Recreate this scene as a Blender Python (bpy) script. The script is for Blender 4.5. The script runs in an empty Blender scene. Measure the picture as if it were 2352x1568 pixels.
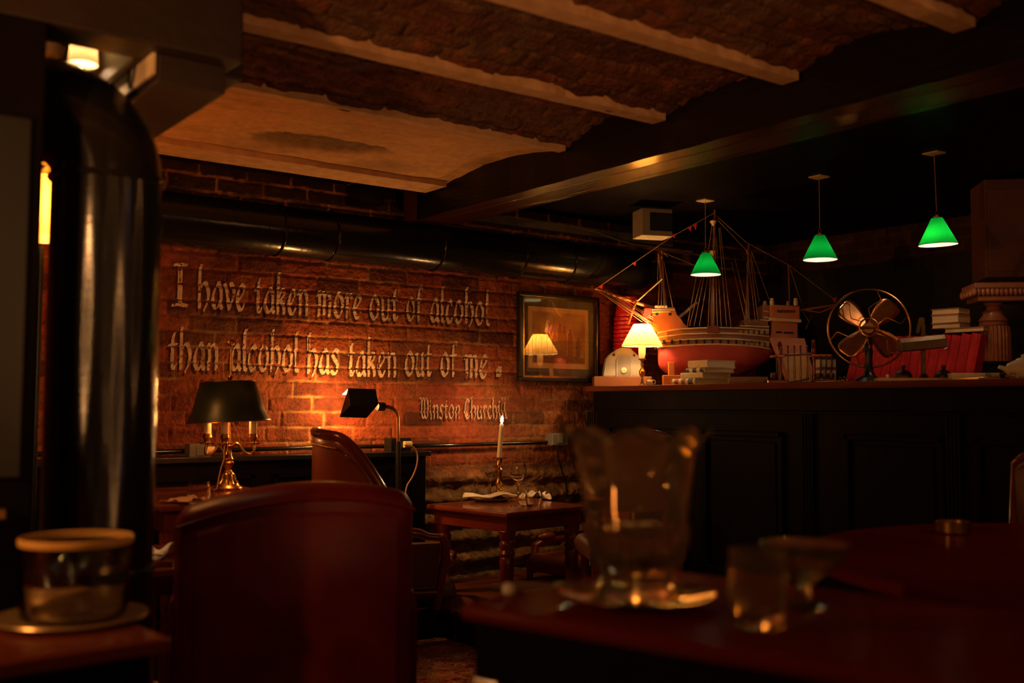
import bpy, math, random
import numpy as np
from mathutils import Vector, Matrix, Euler
random.seed(7)
C = bpy.context.scene.collection
sc = bpy.context.scene
R = math.radians
# ------------------------------------------------------------------ camera
FPX, CX, CY = 2400.0, 1176.0, 784.0
EYE = Vector((0.0, 0.0, 1.12))
AZ, PITCH, ROLL = R(36.6), math.atan(147 / 2400), 0.0045
F0 = Vector((math.sin(AZ), math.cos(AZ), 0)); R0 = Vector((math.cos(AZ), -math.sin(AZ), 0)); Z0 = Vector((0, 0, 1))
FW = F0 * math.cos(PITCH) + Z0 * math.sin(PITCH)
UP = Z0 * math.cos(PITCH) - F0 * math.sin(PITCH)
CR = R0 * math.cos(ROLL) + UP * math.sin(ROLL)
CU = UP * math.cos(ROLL) - R0 * math.sin(ROLL)
cam_d = bpy.data.cameras.new('camera'); cam = bpy.data.objects.new('camera', cam_d); C.objects.link(cam)
m = Matrix((CR, CU, -FW)).transposed().to_4x4(); m.translation = EYE
cam.matrix_world = m
cam_d.sensor_width = 36; cam_d.lens = FPX / 2352 * 36
cam_d.clip_start = 0.02
cam_d.dof.use_dof = True; cam_d.dof.focus_distance = 5.5; cam_d.dof.aperture_fstop = 1.6; cam_d.dof.aperture_blades = 0
sc.camera = cam
# ------------------------------------------------------------------ world, exposure
w = bpy.data.worlds.new('world'); sc.world = w; w.use_nodes = True
w.node_tree.nodes['Background'].inputs[0].default_value = (1.0, 0.5, 0.22, 1)
w.node_tree.nodes['Background'].inputs[1].default_value = 0.0015
vs = sc.view_settings
vs.view_transform = 'Standard'; vs.look = 'None'; vs.gamma = 1; vs.use_curve_mapping = False; vs.exposure = 2.6
sc.cycles.sample_clamp_indirect = 8.0; sc.cycles.blur_glossy = 0.4
sc.cycles.max_bounces = 10; sc.cycles.transparent_max_bounces = 12

AMB = (1.0, 0.42, 0.12)
def light(name, loc, watts, col=AMB, radius=0.03, parent=None, spot=None, aim=None, blend=0.5):
    d = bpy.data.lights.new(name, 'SPOT' if spot else 'POINT'); d.energy = watts; d.color = col; d.shadow_soft_size = radius
    o = bpy.data.objects.new(name, d); C.objects.link(o); o.location = loc
    if spot:
        d.spot_size = spot; d.spot_blend = blend
        o.rotation_euler = (Vector(aim) - Vector(loc)).to_track_quat('-Z', 'Y').to_euler()
    if parent is not None:
        o.parent = parent; o.matrix_parent_inverse = MATS[parent.name].inverted()
    return o
MATS = {}
# unseen lights added out of frame as fill, without lamp bodies
light('room_fill', (-1.3, 0.9, 1.75), .5, (1, .42, .13), .03)
light('room_fill', (0.4, -1.9, 1.9), 1.8, (1, .42, .13), .035)
light('room_fill', (2.6, -1.4, 1.7), 1.1, (1, .40, .12), .03)
light('room_fill', (3.5, .75, 1.75), 1.2, (1, .40, .12), .03)
for q_ in ((-.5, -1.2, 1.25), (.9, -2.2, 1.3), (1.7, -1.9, 1.2), (-1.4, -.6, 1.5), (.2, -.9, 1.9)):
    light('glint_light', q_, .22, (1, .50, .18), .022)  # small unseen lights added for blurred glints in the glassware
light('ceiling_fill_spot', (1.6, -.3, 1.15), 8.0, (1, .40, .12), .06, spot=R(80), aim=(1.5, 2.2, 2.25), blend=.8)  # upward spot added to brighten the ceiling strips and vaults
light('vault_fill_spot', (-.7, 1.5, 1.45), 15.0, (1, .42, .13), .06, spot=R(70), aim=(1.3, 2.9, 2.30), blend=.8)  # unseen spot added at the left to light the vaults from below
light('cool_lamp', (3.3, -1.9, 1.6), 0.25, (.35, .6, 1), .06)

# ------------------------------------------------------------------ picture to place
def ray(px, py):
    return FW + CR * ((px - CX) / FPX) - CU * ((py - CY) / FPX)
def at_d(px, py, Z): return EYE + ray(px, py) * Z
def on_y(px, py, y): d = ray(px, py); return EYE + d * (y / d.y)
def on_x(px, py, x): d = ray(px, py); return EYE + d * (x / d.x)
def on_z(px, py, z): d = ray(px, py); return EYE + d * ((z - EYE.z) / d.z)
def depth(p): return (Vector(p) - EYE).dot(FW)

# ------------------------------------------------------------------ objects
def smooth_pts(pts, k=6):
    pts = [Vector(p) for p in pts]; out = []
    for i in range(len(pts) - 1):
        p0 = pts[max(i-1, 0)]; p1 = pts[i]; p2 = pts[i+1]; p3 = pts[min(i+2, len(pts)-1)]
        for j in range(k):
            t = j / k; out.append(.5*((2*p1) + (p2-p0)*t + (2*p0-5*p1+4*p2-p3)*t*t + (3*p1-p0-3*p2+p3)*t**3))
    return out + [pts[-1]]
def tag(o, label=None, cat=None, group=None, kind=None):
    if label: o['label'] = label
    if cat: o['category'] = cat
    if group: o['group'] = group
    if kind: o['kind'] = kind
    return o
def thing(name, label, cat, loc=(0, 0, 0), rot=0.0, group=None):
    o = bpy.data.objects.new(name, None); C.objects.link(o); o.empty_display_size = .05
    o.location = loc
    e = Euler((0, 0, rot)) if not isinstance(rot, (tuple, list, Euler)) else Euler(rot)
    o.rotation_euler = e
    MATS[o.name] = Matrix.Translation(Vector(loc)) @ e.to_matrix().to_4x4()
    return tag(o, label, cat, group)
def copy_tree(o, parent=None):
    c = o.copy(); C.objects.link(c)
    if parent is not None: c.parent = parent
    for ch in list(o.children): copy_tree(ch, c)
    return c
def place(src, loc, rot, label, group=None, first=False):
    o = src if first else copy_tree(src)
    o.location = loc; o.rotation_euler = (0, 0, rot); o['label'] = label
    if group: o['group'] = group
    MATS[o.name] = Matrix.Translation(Vector(loc)) @ Matrix.Rotation(rot, 4, 'Z')
    return o

class MB:
    def __init__(s): s.v = []; s.f = []
    def add(s, v, f):
        b = len(s.v); s.v += [tuple(p) for p in v]; s.f += [tuple(i + b for i in q) for q in f]; return s
    def box(s, lo, hi, M=None):
        x0, y0, z0 = lo; x1, y1, z1 = hi
        v = [(x0,y0,z0),(x1,y0,z0),(x1,y1,z0),(x0,y1,z0),(x0,y0,z1),(x1,y0,z1),(x1,y1,z1),(x0,y1,z1)]
        if M is not None: v = [M @ Vector(p) for p in v]
        return s.add(v, [(0,3,2,1),(4,5,6,7),(0,1,5,4),(1,2,6,5),(2,3,7,6),(3,0,4,7)])
    def loft(s, rings, cap=True, closed=True):
        n = len(rings[0]); v = [p for r in rings for p in r]; f = []
        for i in range(len(rings) - 1):
            for j in range(n if closed else n - 1):
                a = i*n + j; b = i*n + (j+1) % n
                f.append((a, b, b + n, a + n))
        if cap and closed:
            f.append(tuple(range(n - 1, -1, -1))); f.append(tuple((len(rings)-1)*n + k for k in range(n)))
        return s.add(v, f)
    def tube(s, pts, r, n=8, cap=True):
        pts = [Vector(p) for p in pts]
        rs = r if isinstance(r, (list, tuple)) else [r] * len(pts)
        rings = []; ref = None
        for i, p in enumerate(pts):
            t = (pts[min(i+1, len(pts)-1)] - pts[max(i-1, 0)]).normalized()
            if ref is None: ref = Vector((0, 0, 1)) if abs(t.z) < .9 else Vector((1, 0, 0))
            a = (ref - t * ref.dot(t)).normalized(); b = t.cross(a); ref = a
            rings.append([p + (a*math.cos(q) + b*math.sin(q)) * rs[i] for q in [2*math.pi*k/n for k in range(n)]])
        return s.loft(rings, cap)
    def lathe(s, prof, n=32, M=None, cap=True, sx=1, sy=1):
        rings = [[Vector((r*math.cos(q)*sx, r*math.sin(q)*sy, z)) for q in [2*math.pi*k/n for k in range(n)]] for r, z in prof]
        if M is not None: rings = [[M @ p for p in g] for g in rings]
        return s.loft(rings, cap)
    def prism(s, poly, d0, d1, M=None):
        """poly in local x,z; extruded along local y from d0 to d1"""
        a = [Vector((x, d0, z)) for x, z in poly]; b = [Vector((x, d1, z)) for x, z in poly]
        if M is not None: a = [M @ p for p in a]; b = [M @ p for p in b]
        n = len(poly); f = [tuple(range(n)), tuple(range(2*n - 1, n - 1, -1))]
        f += [(i, i + n, (i+1) % n + n, (i+1) % n) for i in range(n)]
        return s.add(a + b, f)
    def ball(s, c, r, n=16, m=10, sc3=(1,1,1)):
        rings = [[Vector((c[0] + r*sc3[0]*math.sin(t)*math.cos(q), c[1] + r*sc3[1]*math.sin(t)*math.sin(q), c[2] - r*sc3[2]*math.cos(t)))
                  for q in [2*math.pi*k/n for k in range(n)]] for t in [math.pi*(i + .02)/(m + .04) for i in range(m + 1)]]
        return s.loft(rings)
    def torus(s, c, Rr, r, n=40, m=8, M=None, a0=0, a1=2*math.pi):
        full = abs(a1 - a0 - 2*math.pi) < 1e-6
        cnt = n if full else n + 1
        rings = []
        for k in range(cnt):
            q = a0 + (a1 - a0) * k / n
            rg = [Vector((c[0] + (Rr + r*math.cos(t))*math.cos(q), c[1] + (Rr + r*math.cos(t))*math.sin(q), c[2] + r*math.sin(t))) for t in [2*math.pi*j/m for j in range(m)]]
            if M is not None: rg = [M @ p for p in rg]
            rings.append(rg)
        if full: rings.append(rings[0])
        return s.loft(rings, cap=not full)
    def sheet(s, grid):
        n = len(grid[0]); v = [p for r in grid for p in r]
        return s.add(v, [(i*n+j, i*n+j+1, (i+1)*n+j+1, (i+1)*n+j) for i in range(len(grid)-1) for j in range(n-1)])
    def build(s, name, mat, parent=None, world=False, smooth=True, bevel=0, ang=38, sub=0, solid=0):
        v = s.v
        if world and parent is not None:
            I = MATS[parent.name].inverted(); v = [tuple(I @ Vector(p)) for p in v]
        me = bpy.data.meshes.new(name); me.from_pydata(v, [], s.f)
        import bmesh
        b = bmesh.new(); b.from_mesh(me); bmesh.ops.recalc_face_normals(b, faces=b.faces); b.to_mesh(me); b.free()
        for mm in (mat if isinstance(mat, (list, tuple)) else [mat]): me.materials.append(mm)
        if smooth:
            me.polygons.foreach_set('use_smooth', [True] * len(me.polygons)); me.set_sharp_from_angle(angle=R(ang))
        o = bpy.data.objects.new(name, me); C.objects.link(o)
        if parent is not None: o.parent = parent
        MATS[o.name] = (MATS[parent.name] if parent is not None else Matrix())
        if solid:
            md = o.modifiers.new('thick', 'SOLIDIFY'); md.thickness = solid; md.offset = 0
        if bevel:
            md = o.modifiers.new('bevel', 'BEVEL'); md.width = bevel; md.segments = 2; md.limit_method = 'ANGLE'; md.angle_limit = R(40)
        if sub:
            md = o.modifiers.new('sub', 'SUBSURF'); md.levels = sub; md.render_levels = sub
        return o

# ------------------------------------------------------------------ materials
def pm(name, c1, c2=None, rough=.5, metal=0., scale=12., bump=0., bscale=None, coat=0., spec=.5, stretch=(1,1,1), detail=5., trans=0., ior=1.45, lo=.35, hi=.65):
    mt = bpy.data.materials.new(name); mt.use_nodes = True; nt = mt.node_tree; N = nt.nodes; L = nt.links
    p = N['Principled BSDF']
    p.inputs['Base Color'].default_value = (*c1, 1); p.inputs['Roughness'].default_value = rough; p.inputs['Metallic'].default_value = metal
    p.inputs['Coat Weight'].default_value = coat; p.inputs['Coat Roughness'].default_value = .12
    p.inputs['Specular IOR Level'].default_value = spec
    p.inputs['Transmission Weight'].default_value = trans; p.inputs['IOR'].default_value = ior
    if c2 is not None or bump:
        tc = N.new('ShaderNodeTexCoord'); mp = N.new('ShaderNodeMapping'); mp.inputs['Scale'].default_value = stretch
        L.new(tc.outputs['Object'], mp.inputs['Vector'])
    if c2 is not None:
        nz = N.new('ShaderNodeTexNoise'); nz.inputs['Scale'].default_value = scale; nz.inputs['Detail'].default_value = detail
        L.new(mp.outputs[0], nz.inputs['Vector'])
        cr = N.new('ShaderNodeValToRGB'); cr.color_ramp.elements[0].position = lo; cr.color_ramp.elements[1].position = hi
        cr.color_ramp.elements[0].color = (*c1, 1); cr.color_ramp.elements[1].color = (*c2, 1)
        L.new(nz.outputs['Fac'], cr.inputs[0]); L.new(cr.outputs[0], p.inputs['Base Color'])
    if bump:
        n2 = N.new('ShaderNodeTexNoise'); n2.inputs['Scale'].default_value = bscale or scale; n2.inputs['Detail'].default_value = 6
        L.new(mp.outputs[0], n2.inputs['Vector'])
        bp = N.new('ShaderNodeBump'); bp.inputs['Strength'].default_value = bump; bp.inputs['Distance'].default_value = .02
        L.new(n2.outputs['Fac'], bp.inputs['Height']); L.new(bp.outputs[0], p.inputs['Normal'])
    return mt
def emis(name, col, st):
    mt = bpy.data.materials.new(name); mt.use_nodes = True; nt = mt.node_tree
    p = nt.nodes['Principled BSDF']; p.inputs['Base Color'].default_value = (*col, 1)
    p.inputs['Emission Color'].default_value = (*col, 1); p.inputs['Emission Strength'].default_value = st
    return mt
def shade_mat(name, col, tcol, em=0., rough=.6):
    mt = bpy.data.materials.new(name); mt.use_nodes = True; nt = mt.node_tree; N = nt.nodes; L = nt.links
    N.remove(N['Principled BSDF']); out = N['Material Output']
    d = N.new('ShaderNodeBsdfDiffuse'); d.inputs[0].default_value = (*col, 1)
    t = N.new('ShaderNodeBsdfTranslucent'); t.inputs[0].default_value = (*tcol, 1)
    mx = N.new('ShaderNodeMixShader'); mx.inputs[0].default_value = .55
    L.new(d.outputs[0], mx.inputs[1]); L.new(t.outputs[0], mx.inputs[2])
    last = mx
    if em:
        e = N.new('ShaderNodeEmission'); e.inputs[0].default_value = (*tcol, 1); e.inputs[1].default_value = em
        a = N.new('ShaderNodeAddShader'); L.new(mx.outputs[0], a.inputs[0]); L.new(e.outputs[0], a.inputs[1]); last = a
    L.new(last.outputs[0], out.inputs[0]); return mt
def glass_thin(name):
    mt = bpy.data.materials.new(name); mt.use_nodes = True; nt = mt.node_tree; N = nt.nodes; L = nt.links
    N.remove(N['Principled BSDF']); out = N['Material Output']
    g = N.new('ShaderNodeBsdfGlossy'); g.inputs['Roughness'].default_value = 0.01
    t = N.new('ShaderNodeBsdfTransparent'); lw = N.new('ShaderNodeLayerWeight'); lw.inputs[0].default_value = .5; pw = N.new('ShaderNodeMath'); pw.operation = 'POWER'; pw.inputs[1].default_value = 3.0
    ml = N.new('ShaderNodeMath'); ml.operation = 'MULTIPLY_ADD'; ml.inputs[1].default_value = .75; ml.inputs[2].default_value = .10
    L.new(lw.outputs['Facing'], pw.inputs[0]); L.new(pw.outputs[0], ml.inputs[0]); fr = ml
    mx = N.new('ShaderNodeMixShader'); L.new(fr.outputs[0], mx.inputs[0]); L.new(t.outputs[0], mx.inputs[1]); L.new(g.outputs[0], mx.inputs[2])
    L.new(mx.outputs[0], out.inputs[0]); return mt
def attr_mat(name, rough=.85, bump=.5, bscale=90, dark=.55, spec=.25):
    """albedo from the mesh's own 'Col' attribute, broken up by noise"""
    mt = pm(name, (1,1,1), None, rough, bump=bump, bscale=bscale, spec=spec); nt = mt.node_tree; N = nt.nodes; L = nt.links
    at = N.new('ShaderNodeAttribute'); at.attribute_name = 'Col'
    tc = N.new('ShaderNodeTexCoord'); nz = N.new('ShaderNodeTexNoise'); nz.inputs['Scale'].default_value = 22; nz.inputs['Detail'].default_value = 8
    nz.inputs['Roughness'].default_value = .7
    L.new(tc.outputs['Object'], nz.inputs['Vector'])
    cr = N.new('ShaderNodeValToRGB'); cr.color_ramp.elements[0].position = .3; cr.color_ramp.elements[1].position = .7
    cr.color_ramp.elements[0].color = (dark, dark*.9, dark*.85, 1); cr.color_ramp.elements[1].color = (1.15, 1.1, 1.0, 1)
    L.new(nz.outputs['Fac'], cr.inputs[0])
    mx = N.new('ShaderNodeMix'); mx.data_type = 'RGBA'; mx.blend_type = 'MULTIPLY'; mx.inputs['Factor'].default_value = 1
    L.new(at.outputs['Color'], mx.inputs['A']); L.new(cr.outputs[0], mx.inputs['B'])
    L.new(mx.outputs['Result'], N['Principled BSDF'].inputs['Base Color'])
    return mt
M = {}
M['black'] = pm('black_paint', (.006,.005,.005), (.012,.01,.009), .32, scale=8, bump=.08, bscale=60, spec=.5)
M['blackwood'] = pm('black_stained_wood', (.0035,.0022,.0018), (.006,.0035,.003), .5, scale=6, bump=.06, bscale=40, stretch=(1,1,.2), spec=.06)
M['blackmat'] = pm('matt_black', (.008,.007,.006), (.014,.012,.01), .8, scale=10, bump=.2, bscale=50)
M['duct'] = pm('gloss_black_duct', (.006,.006,.006), (.010,.009,.008), .13, scale=5, bump=.10, bscale=22, stretch=(.1,.1,22), spec=.7)
M['pipe'] = pm('gloss_black_pipe', (.005,.0045,.0045), (.009,.008,.007), .2, scale=5, bump=.06, bscale=25, spec=.55)
M['beam'] = pm('varnished_beam', (.022,.005,.003), (.038,.008,.004), .2, scale=5, bump=.4, bscale=70, stretch=(1.4,.12,1.4), coat=.3)
M['beamside'] = pm('black_beam_side', (.006,.004,.0035), (.010,.006,.005), .35, scale=6, bump=.15, bscale=60, stretch=(1,.15,1), spec=.3)
M['beamdark'] = pm('dark_beam', (.013,.0065,.004), (.020,.010,.006), .5, scale=7, bump=.1, bscale=30, stretch=(1,.3,1))
M['mahog'] = pm('mahogany', (.12,.016,.007), (.17,.028,.010), .25, scale=7, bump=.05, bscale=30, stretch=(.25,1,1), coat=.5)
M['mahogtop'] = pm('mahogany_top', (.13,.022,.009), (.18,.038,.014), .2, scale=6, bump=.03, bscale=30, stretch=(.2,1,1), coat=.4)
M['tabletop'] = pm('dark_red_tabletop', (.10,.009,.005), (.13,.014,.007), .42, scale=5, bump=.03, bscale=30, stretch=(1,.2,1), coat=.18, spec=.0)
M['barwood'] = pm('bar_top_wood', (.12,.03,.012), (.19,.055,.02), .22, scale=6, bump=.04, bscale=30, stretch=(1,.15,1), coat=.4)
M['brownwood'] = pm('brown_wood', (.16,.055,.022), (.25,.09,.035), .5, scale=9, bump=.1, bscale=50, stretch=(.25,1,1))
M['orangewood'] = pm('orange_wood', (.42,.11,.028), (.52,.16,.04), .45, scale=8, bump=.05, bscale=40, stretch=(1,1,.3))
M['carved'] = pm('carved_brown_wood', (.22,.065,.025), (.30,.10,.035), .42, scale=14, bump=.06, bscale=50, coat=.2)
M['leather'] = pm('oxblood_leather', (.105,.006,.009), (.15,.010,.013), .42, scale=6, bump=.07, bscale=150, coat=.0, spec=.3)
M['leather2'] = pm('red_brown_leather', (.16,.032,.016), (.22,.05,.022), .33, scale=6, bump=.06, bscale=120, coat=.15)
M['leather3'] = pm('dark_brown_leather', (.075,.022,.014), (.12,.036,.02), .4, scale=6, bump=.08, bscale=120)
M['brass'] = pm('old_brass', (.55,.30,.09), (.36,.18,.05), .28, 1., scale=30)
M['copper'] = pm('copper', (.62,.28,.11), (.45,.18,.06), .32, 1., scale=20)
M['steel'] = pm('dull_steel', (.45,.40,.34), (.32,.28,.24), .3, 1., scale=25)
M['nail'] = pm('brass_nail', (.5,.30,.14), None, .3, 1.)
M['glass'] = pm('clear_glass', (1,1,1), None, .0, trans=1, ior=1.45)
M['amberglass'] = pm('smoky_glass', (.92,.78,.58), None, .02, trans=.972, ior=1.45)
M['pane'] = glass_thin('picture_glass')
M['cream'] = pm('cream_paint', (.62,.52,.36), (.52,.42,.28), .4, scale=12)
M['white'] = pm('white_plastic', (.72,.66,.56), None, .4)
M['grey'] = pm('grey_enamel', (.34,.32,.26), (.28,.26,.21), .45, scale=10, bump=.04, bscale=40)
M['greyplastic'] = pm('grey_plastic', (.10,.095,.085), None, .4)
M['linen'] = pm('white_linen', (.74,.70,.63), (.62,.57,.5), .85, scale=30, bump=.25, bscale=60)
M['wax'] = pm('candle_wax', (.82,.70,.50), None, .45)
M['waxold'] = pm('old_ivory_sleeve', (.72,.50,.30), (.62,.38,.2), .5, scale=40)
M['redplastic'] = pm('red_plastic', (.55,.014,.03), (.46,.01,.02), .35, scale=8)
M['redcloth'] = pm('red_bookcloth', (.50,.008,.010), (.40,.006,.008), .75, scale=40, bump=.1, bscale=200)
M['pages'] = pm('book_pages', (.60,.42,.22), (.48,.32,.15), .9, scale=60, stretch=(.1,.1,8))
M['pageslight'] = pm('pale_book_pages', (.72,.58,.36), (.6,.45,.26), .9, scale=60, stretch=(.1,.1,8))
M['bookblack'] = pm('black_bookcloth', (.03,.025,.022), (.05,.04,.035), .6, scale=30)
M['bookred'] = pm('dark_red_bookcloth', (.30,.05,.035), (.22,.03,.025), .6, scale=30)
M['bookcream'] = pm('cream_bookcloth', (.72,.62,.42), (.62,.5,.32), .6, scale=20)
M['bookbrown'] = pm('brown_bookcloth', (.28,.14,.06), (.22,.1,.045), .6, scale=20)
M['greenshade'] = pm('dark_green_tole', (.010,.016,.011), (.014,.021,.014), .38, scale=20, spec=.5)
M['marble'] = pm('cream_marble', (.60,.46,.28), (.50,.36,.2), .35, scale=10)
M['pewter'] = pm('dark_bronze', (.10,.062,.03), (.065,.04,.02), .42, .7, scale=25, bump=.05, bscale=60)
M['hull'] = pm('ship_red_paint', (.42,.06,.035), (.32,.03,.025), .45, scale=7, bump=.04, bscale=30)
M['shipwood'] = pm('ship_brown_wood', (.24,.09,.03), (.17,.055,.02), .5, scale=10, bump=.08, bscale=60, stretch=(.3,1,1))
M['shipcream'] = pm('ship_cream_strip', (.62,.42,.2), (.5,.32,.14), .55, scale=14)
M['rope'] = pm('rope', (.34,.17,.07), (.25,.11,.045), .9, scale=60)
M['flag'] = pm('red_flag', (.6,.02,.03), None, .8)
M['floorwood'] = pm('dark_floorboards', (.03,.012,.007), (.05,.02,.011), .35, scale=5, bump=.08, bscale=20, stretch=(.2,2,1))
M['redwood'] = pm('red_step_wood', (.13,.032,.014), (.18,.05,.02), .4, scale=6, stretch=(.2,1,1))
M['trimplaster'] = pm('painted_steel_strip', (.58,.36,.20), (.46,.26,.13), .7, scale=18, bump=.15, bscale=60)

# ------------------------------------------------------------------ noise helpers (for real relief)
def hsh(a, b, seed=0):
    n = np.sin(a * 127.1 + b * 311.7 + seed * 74.7) * 43758.5453
    return n - np.floor(n)
def vnoise(x, y, seed=0):
    xi = np.floor(x); yi = np.floor(y); fx = x - xi; fy = y - yi
    fx = fx*fx*(3 - 2*fx); fy = fy*fy*(3 - 2*fy)
    a = hsh(xi, yi, seed); b = hsh(xi+1, yi, seed); c = hsh(xi, yi+1, seed); d = hsh(xi+1, yi+1, seed)
    return (a*(1-fx) + b*fx)*(1-fy) + (c*(1-fx) + d*fx)*fy
def fbm(x, y, seed=0, o=4):
    s = 0; a = .5
    for k in range(o): s = s + a * vnoise(x * 2**k, y * 2**k, seed + k); a *= .5
    return s
def sstep(a, b, x):
    t = np.clip((x - a) / (b - a), 0, 1); return t*t*(3 - 2*t)
CH, BL = .0775, .245
def brick(x, z, seed=3):
    zz = z + .010 * (vnoise(x * 1.6, z * 3, seed) - .5) + .006 * (vnoise(x * 9, z * 9, seed + 1) - .5)
    row = np.floor(zz / CH); fz = zz / CH - row
    xx = x + .012 * (vnoise(x * 7, z * 7, seed + 2) - .5) + (row % 2) * BL * .5 + hsh(row, row * 0 + 2, seed) * .09
    col = np.floor(xx / BL); fx = xx / BL - col
    wob = .004 * (vnoise(x * 40, z * 40, seed + 5) - .5)
    dz = np.minimum(fz, 1 - fz) * CH + wob; dx = np.minimum(fx, 1 - fx) * BL + wob
    mort = 1 - sstep(.003, .0095, np.minimum(dz, dx))
    return mort, hsh(row, col, seed), hsh(row, col, seed + 9)
def wall_disp(x, z):
    mort, h1, h2 = brick(x, z)
    rough = 1 - sstep(.58, .86, z + .10 * (fbm(x * 3, z * 3, 31) - .5))
    rough = np.maximum(rough, .28 * sstep(3.35, 3.75, x + .2 * (fbm(x * 4, z * 4, 37) - .5)) * (1 - sstep(1.15, 1.30, z)))     # the courses near the floor are rough old stone
    keep = .45 + .75 * vnoise(x * 3.1, z * 3.1, 40)
    d = -.0075 * mort * keep + .003 * (h1 - .5) + .008 * (fbm(x * 14, z * 14, 11) - .5) + .014 * (fbm(x * 2.3, z * 2.3, 17) - .5) + .006 * (fbm(x*30, z*48, 19, 3) - .5)
    ledge = np.clip(np.sin((z + .03 * fbm(x * 2, z * 2, 5)) * 2 * math.pi / .115), -1, 1)
    d2 = .020 * ledge + .055 * (fbm(x * 7, z * 16, 23) - .5) + .028 * (fbm(x * 26, z * 40, 25) - .5)
    return d * (1 - rough) + d2 * rough, mort, h1, h2, rough
YW = 5.0
def lerp(a, b, t): return a + (b - a) * t[..., None]
def grid_mesh(name, P, cols, mat):
    n, k = P.shape[:2]
    me = bpy.data.meshes.new(name)
    i = np.arange(n - 1)[:, None] * k + np.arange(k - 1)[None, :]
    q = np.stack([i, i + 1, i + k + 1, i + k], -1).reshape(-1, 4)
    me.vertices.add(n * k); me.vertices.foreach_set('co', P.reshape(-1).astype(np.float32))
    me.loops.add(q.size); me.loops.foreach_set('vertex_index', q.reshape(-1).astype(np.int32))
    me.polygons.add(len(q)); me.polygons.foreach_set('loop_start', np.arange(0, q.size, 4, dtype=np.int32))
    me.polygons.foreach_set('use_smooth', np.ones(len(q), bool))
    me.update(calc_edges=True); me.validate()
    if cols is not None:
        a = me.color_attributes.new('Col', 'FLOAT_COLOR', 'POINT')
        c4 = np.concatenate([cols, np.ones(cols.shape[:2] + (1,))], -1)
        a.data.foreach_set('color', c4.reshape(-1).astype(np.float32))
    me.materials.append(mat)
    o = bpy.data.objects.new(name, me); C.objects.link(o); return o
xs = np.concatenate([np.arange(-3, .9, .1), np.arange(.9, 4.62, .0068), np.arange(4.65, 6.1, .05)])
zs = np.concatenate([np.arange(0, 2.36, .0068), [2.5]])
X, Zg = np.meshgrid(xs, zs)
d, mort, h1, h2, rough = wall_disp(X, Zg)
brickA = np.array([.215, .042, .020]); brickB = np.array([.31, .075, .029]); brickD = np.array([.085, .022, .014]); mortC = np.array([.32, .175, .075])
col = lerp(brickA, brickB, h2); col = lerp(col, np.broadcast_to(brickD, col.shape), sstep(.70, .80, h1) * .85)
blot = sstep(.45, .7, fbm(X * 3.3, Zg * 3.3, 61)); col = lerp(col, np.broadcast_to(np.array([.30, .105, .035]), col.shape), blot * .5)
soot = sstep(.5, .72, fbm(X * 2.1, Zg * 2.6, 67)); col = col * (1 - .6 * soot)[..., None]
mk = mort * (.10 + .9 * sstep(.42, .66, fbm(X * 5, Zg * 5, 71)))
col = lerp(col, np.broadcast_to(mortC, col.shape), mk * .9)
stone = lerp(np.array([.17, .10, .045]), np.array([.36, .21, .09]), sstep(.3, .7, fbm(X * 9, Zg * 14, 77)))
col = lerp(col, stone, rough)
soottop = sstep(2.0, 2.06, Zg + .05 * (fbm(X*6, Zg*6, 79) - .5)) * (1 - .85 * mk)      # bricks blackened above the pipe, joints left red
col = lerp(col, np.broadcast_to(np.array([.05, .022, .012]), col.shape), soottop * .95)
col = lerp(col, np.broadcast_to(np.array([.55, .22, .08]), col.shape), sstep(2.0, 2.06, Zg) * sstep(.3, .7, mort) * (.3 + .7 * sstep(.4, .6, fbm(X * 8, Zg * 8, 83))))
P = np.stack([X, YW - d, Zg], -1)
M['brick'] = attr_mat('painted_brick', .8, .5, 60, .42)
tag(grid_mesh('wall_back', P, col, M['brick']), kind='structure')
# floor and the other walls
def struct(name, lo, hi, mat, bevel=0):
    return tag(MB().box(lo, hi).build(name, mat, smooth=False, bevel=bevel), kind='structure')
struct('floor', (-3.1, -2.6, -.08), (6.2, 5.2, 0), M['floorwood'])
ys = np.arange(-2.5, 5.05, .012); zs2 = np.arange(.9, 2.34, .012)
Y2, Z2 = np.meshgrid(ys, zs2)
m2, g1, g2 = brick(Y2, Z2, 51)
c2 = lerp(np.array([.05, .022, .014]), np.array([.085, .034, .02]), g2); c2 = lerp(c2, np.broadcast_to(np.array([.14, .075, .04]), c2.shape), m2 * .6)
P2 = np.stack([6.05 + .008 * m2 - .012 * (fbm(Y2*9, Z2*9, 3) - .5), Y2, Z2], -1)
M['brickdark'] = attr_mat('dark_brick', .85, .3, 70)
tag(grid_mesh('wall_right', P2, c2, M['brickdark']), kind='structure')
struct('wall_right', (6.12, -2.6, 0), (6.2, 5.2, 2.5), M['blackmat'])
struct('wall_left', (-3.1, -2.6, 0), (-3.0, 5.2, 2.5), pm('dark_red_wall', (.09,.03,.018), (.12,.04,.022), .8, scale=5))
struct('wall_front', (-3.1, -2.6, 0), (6.2, -2.5, 2.5), pm('dark_brown_wall', (.07,.03,.018), (.1,.04,.022), .8, scale=5))
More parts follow.
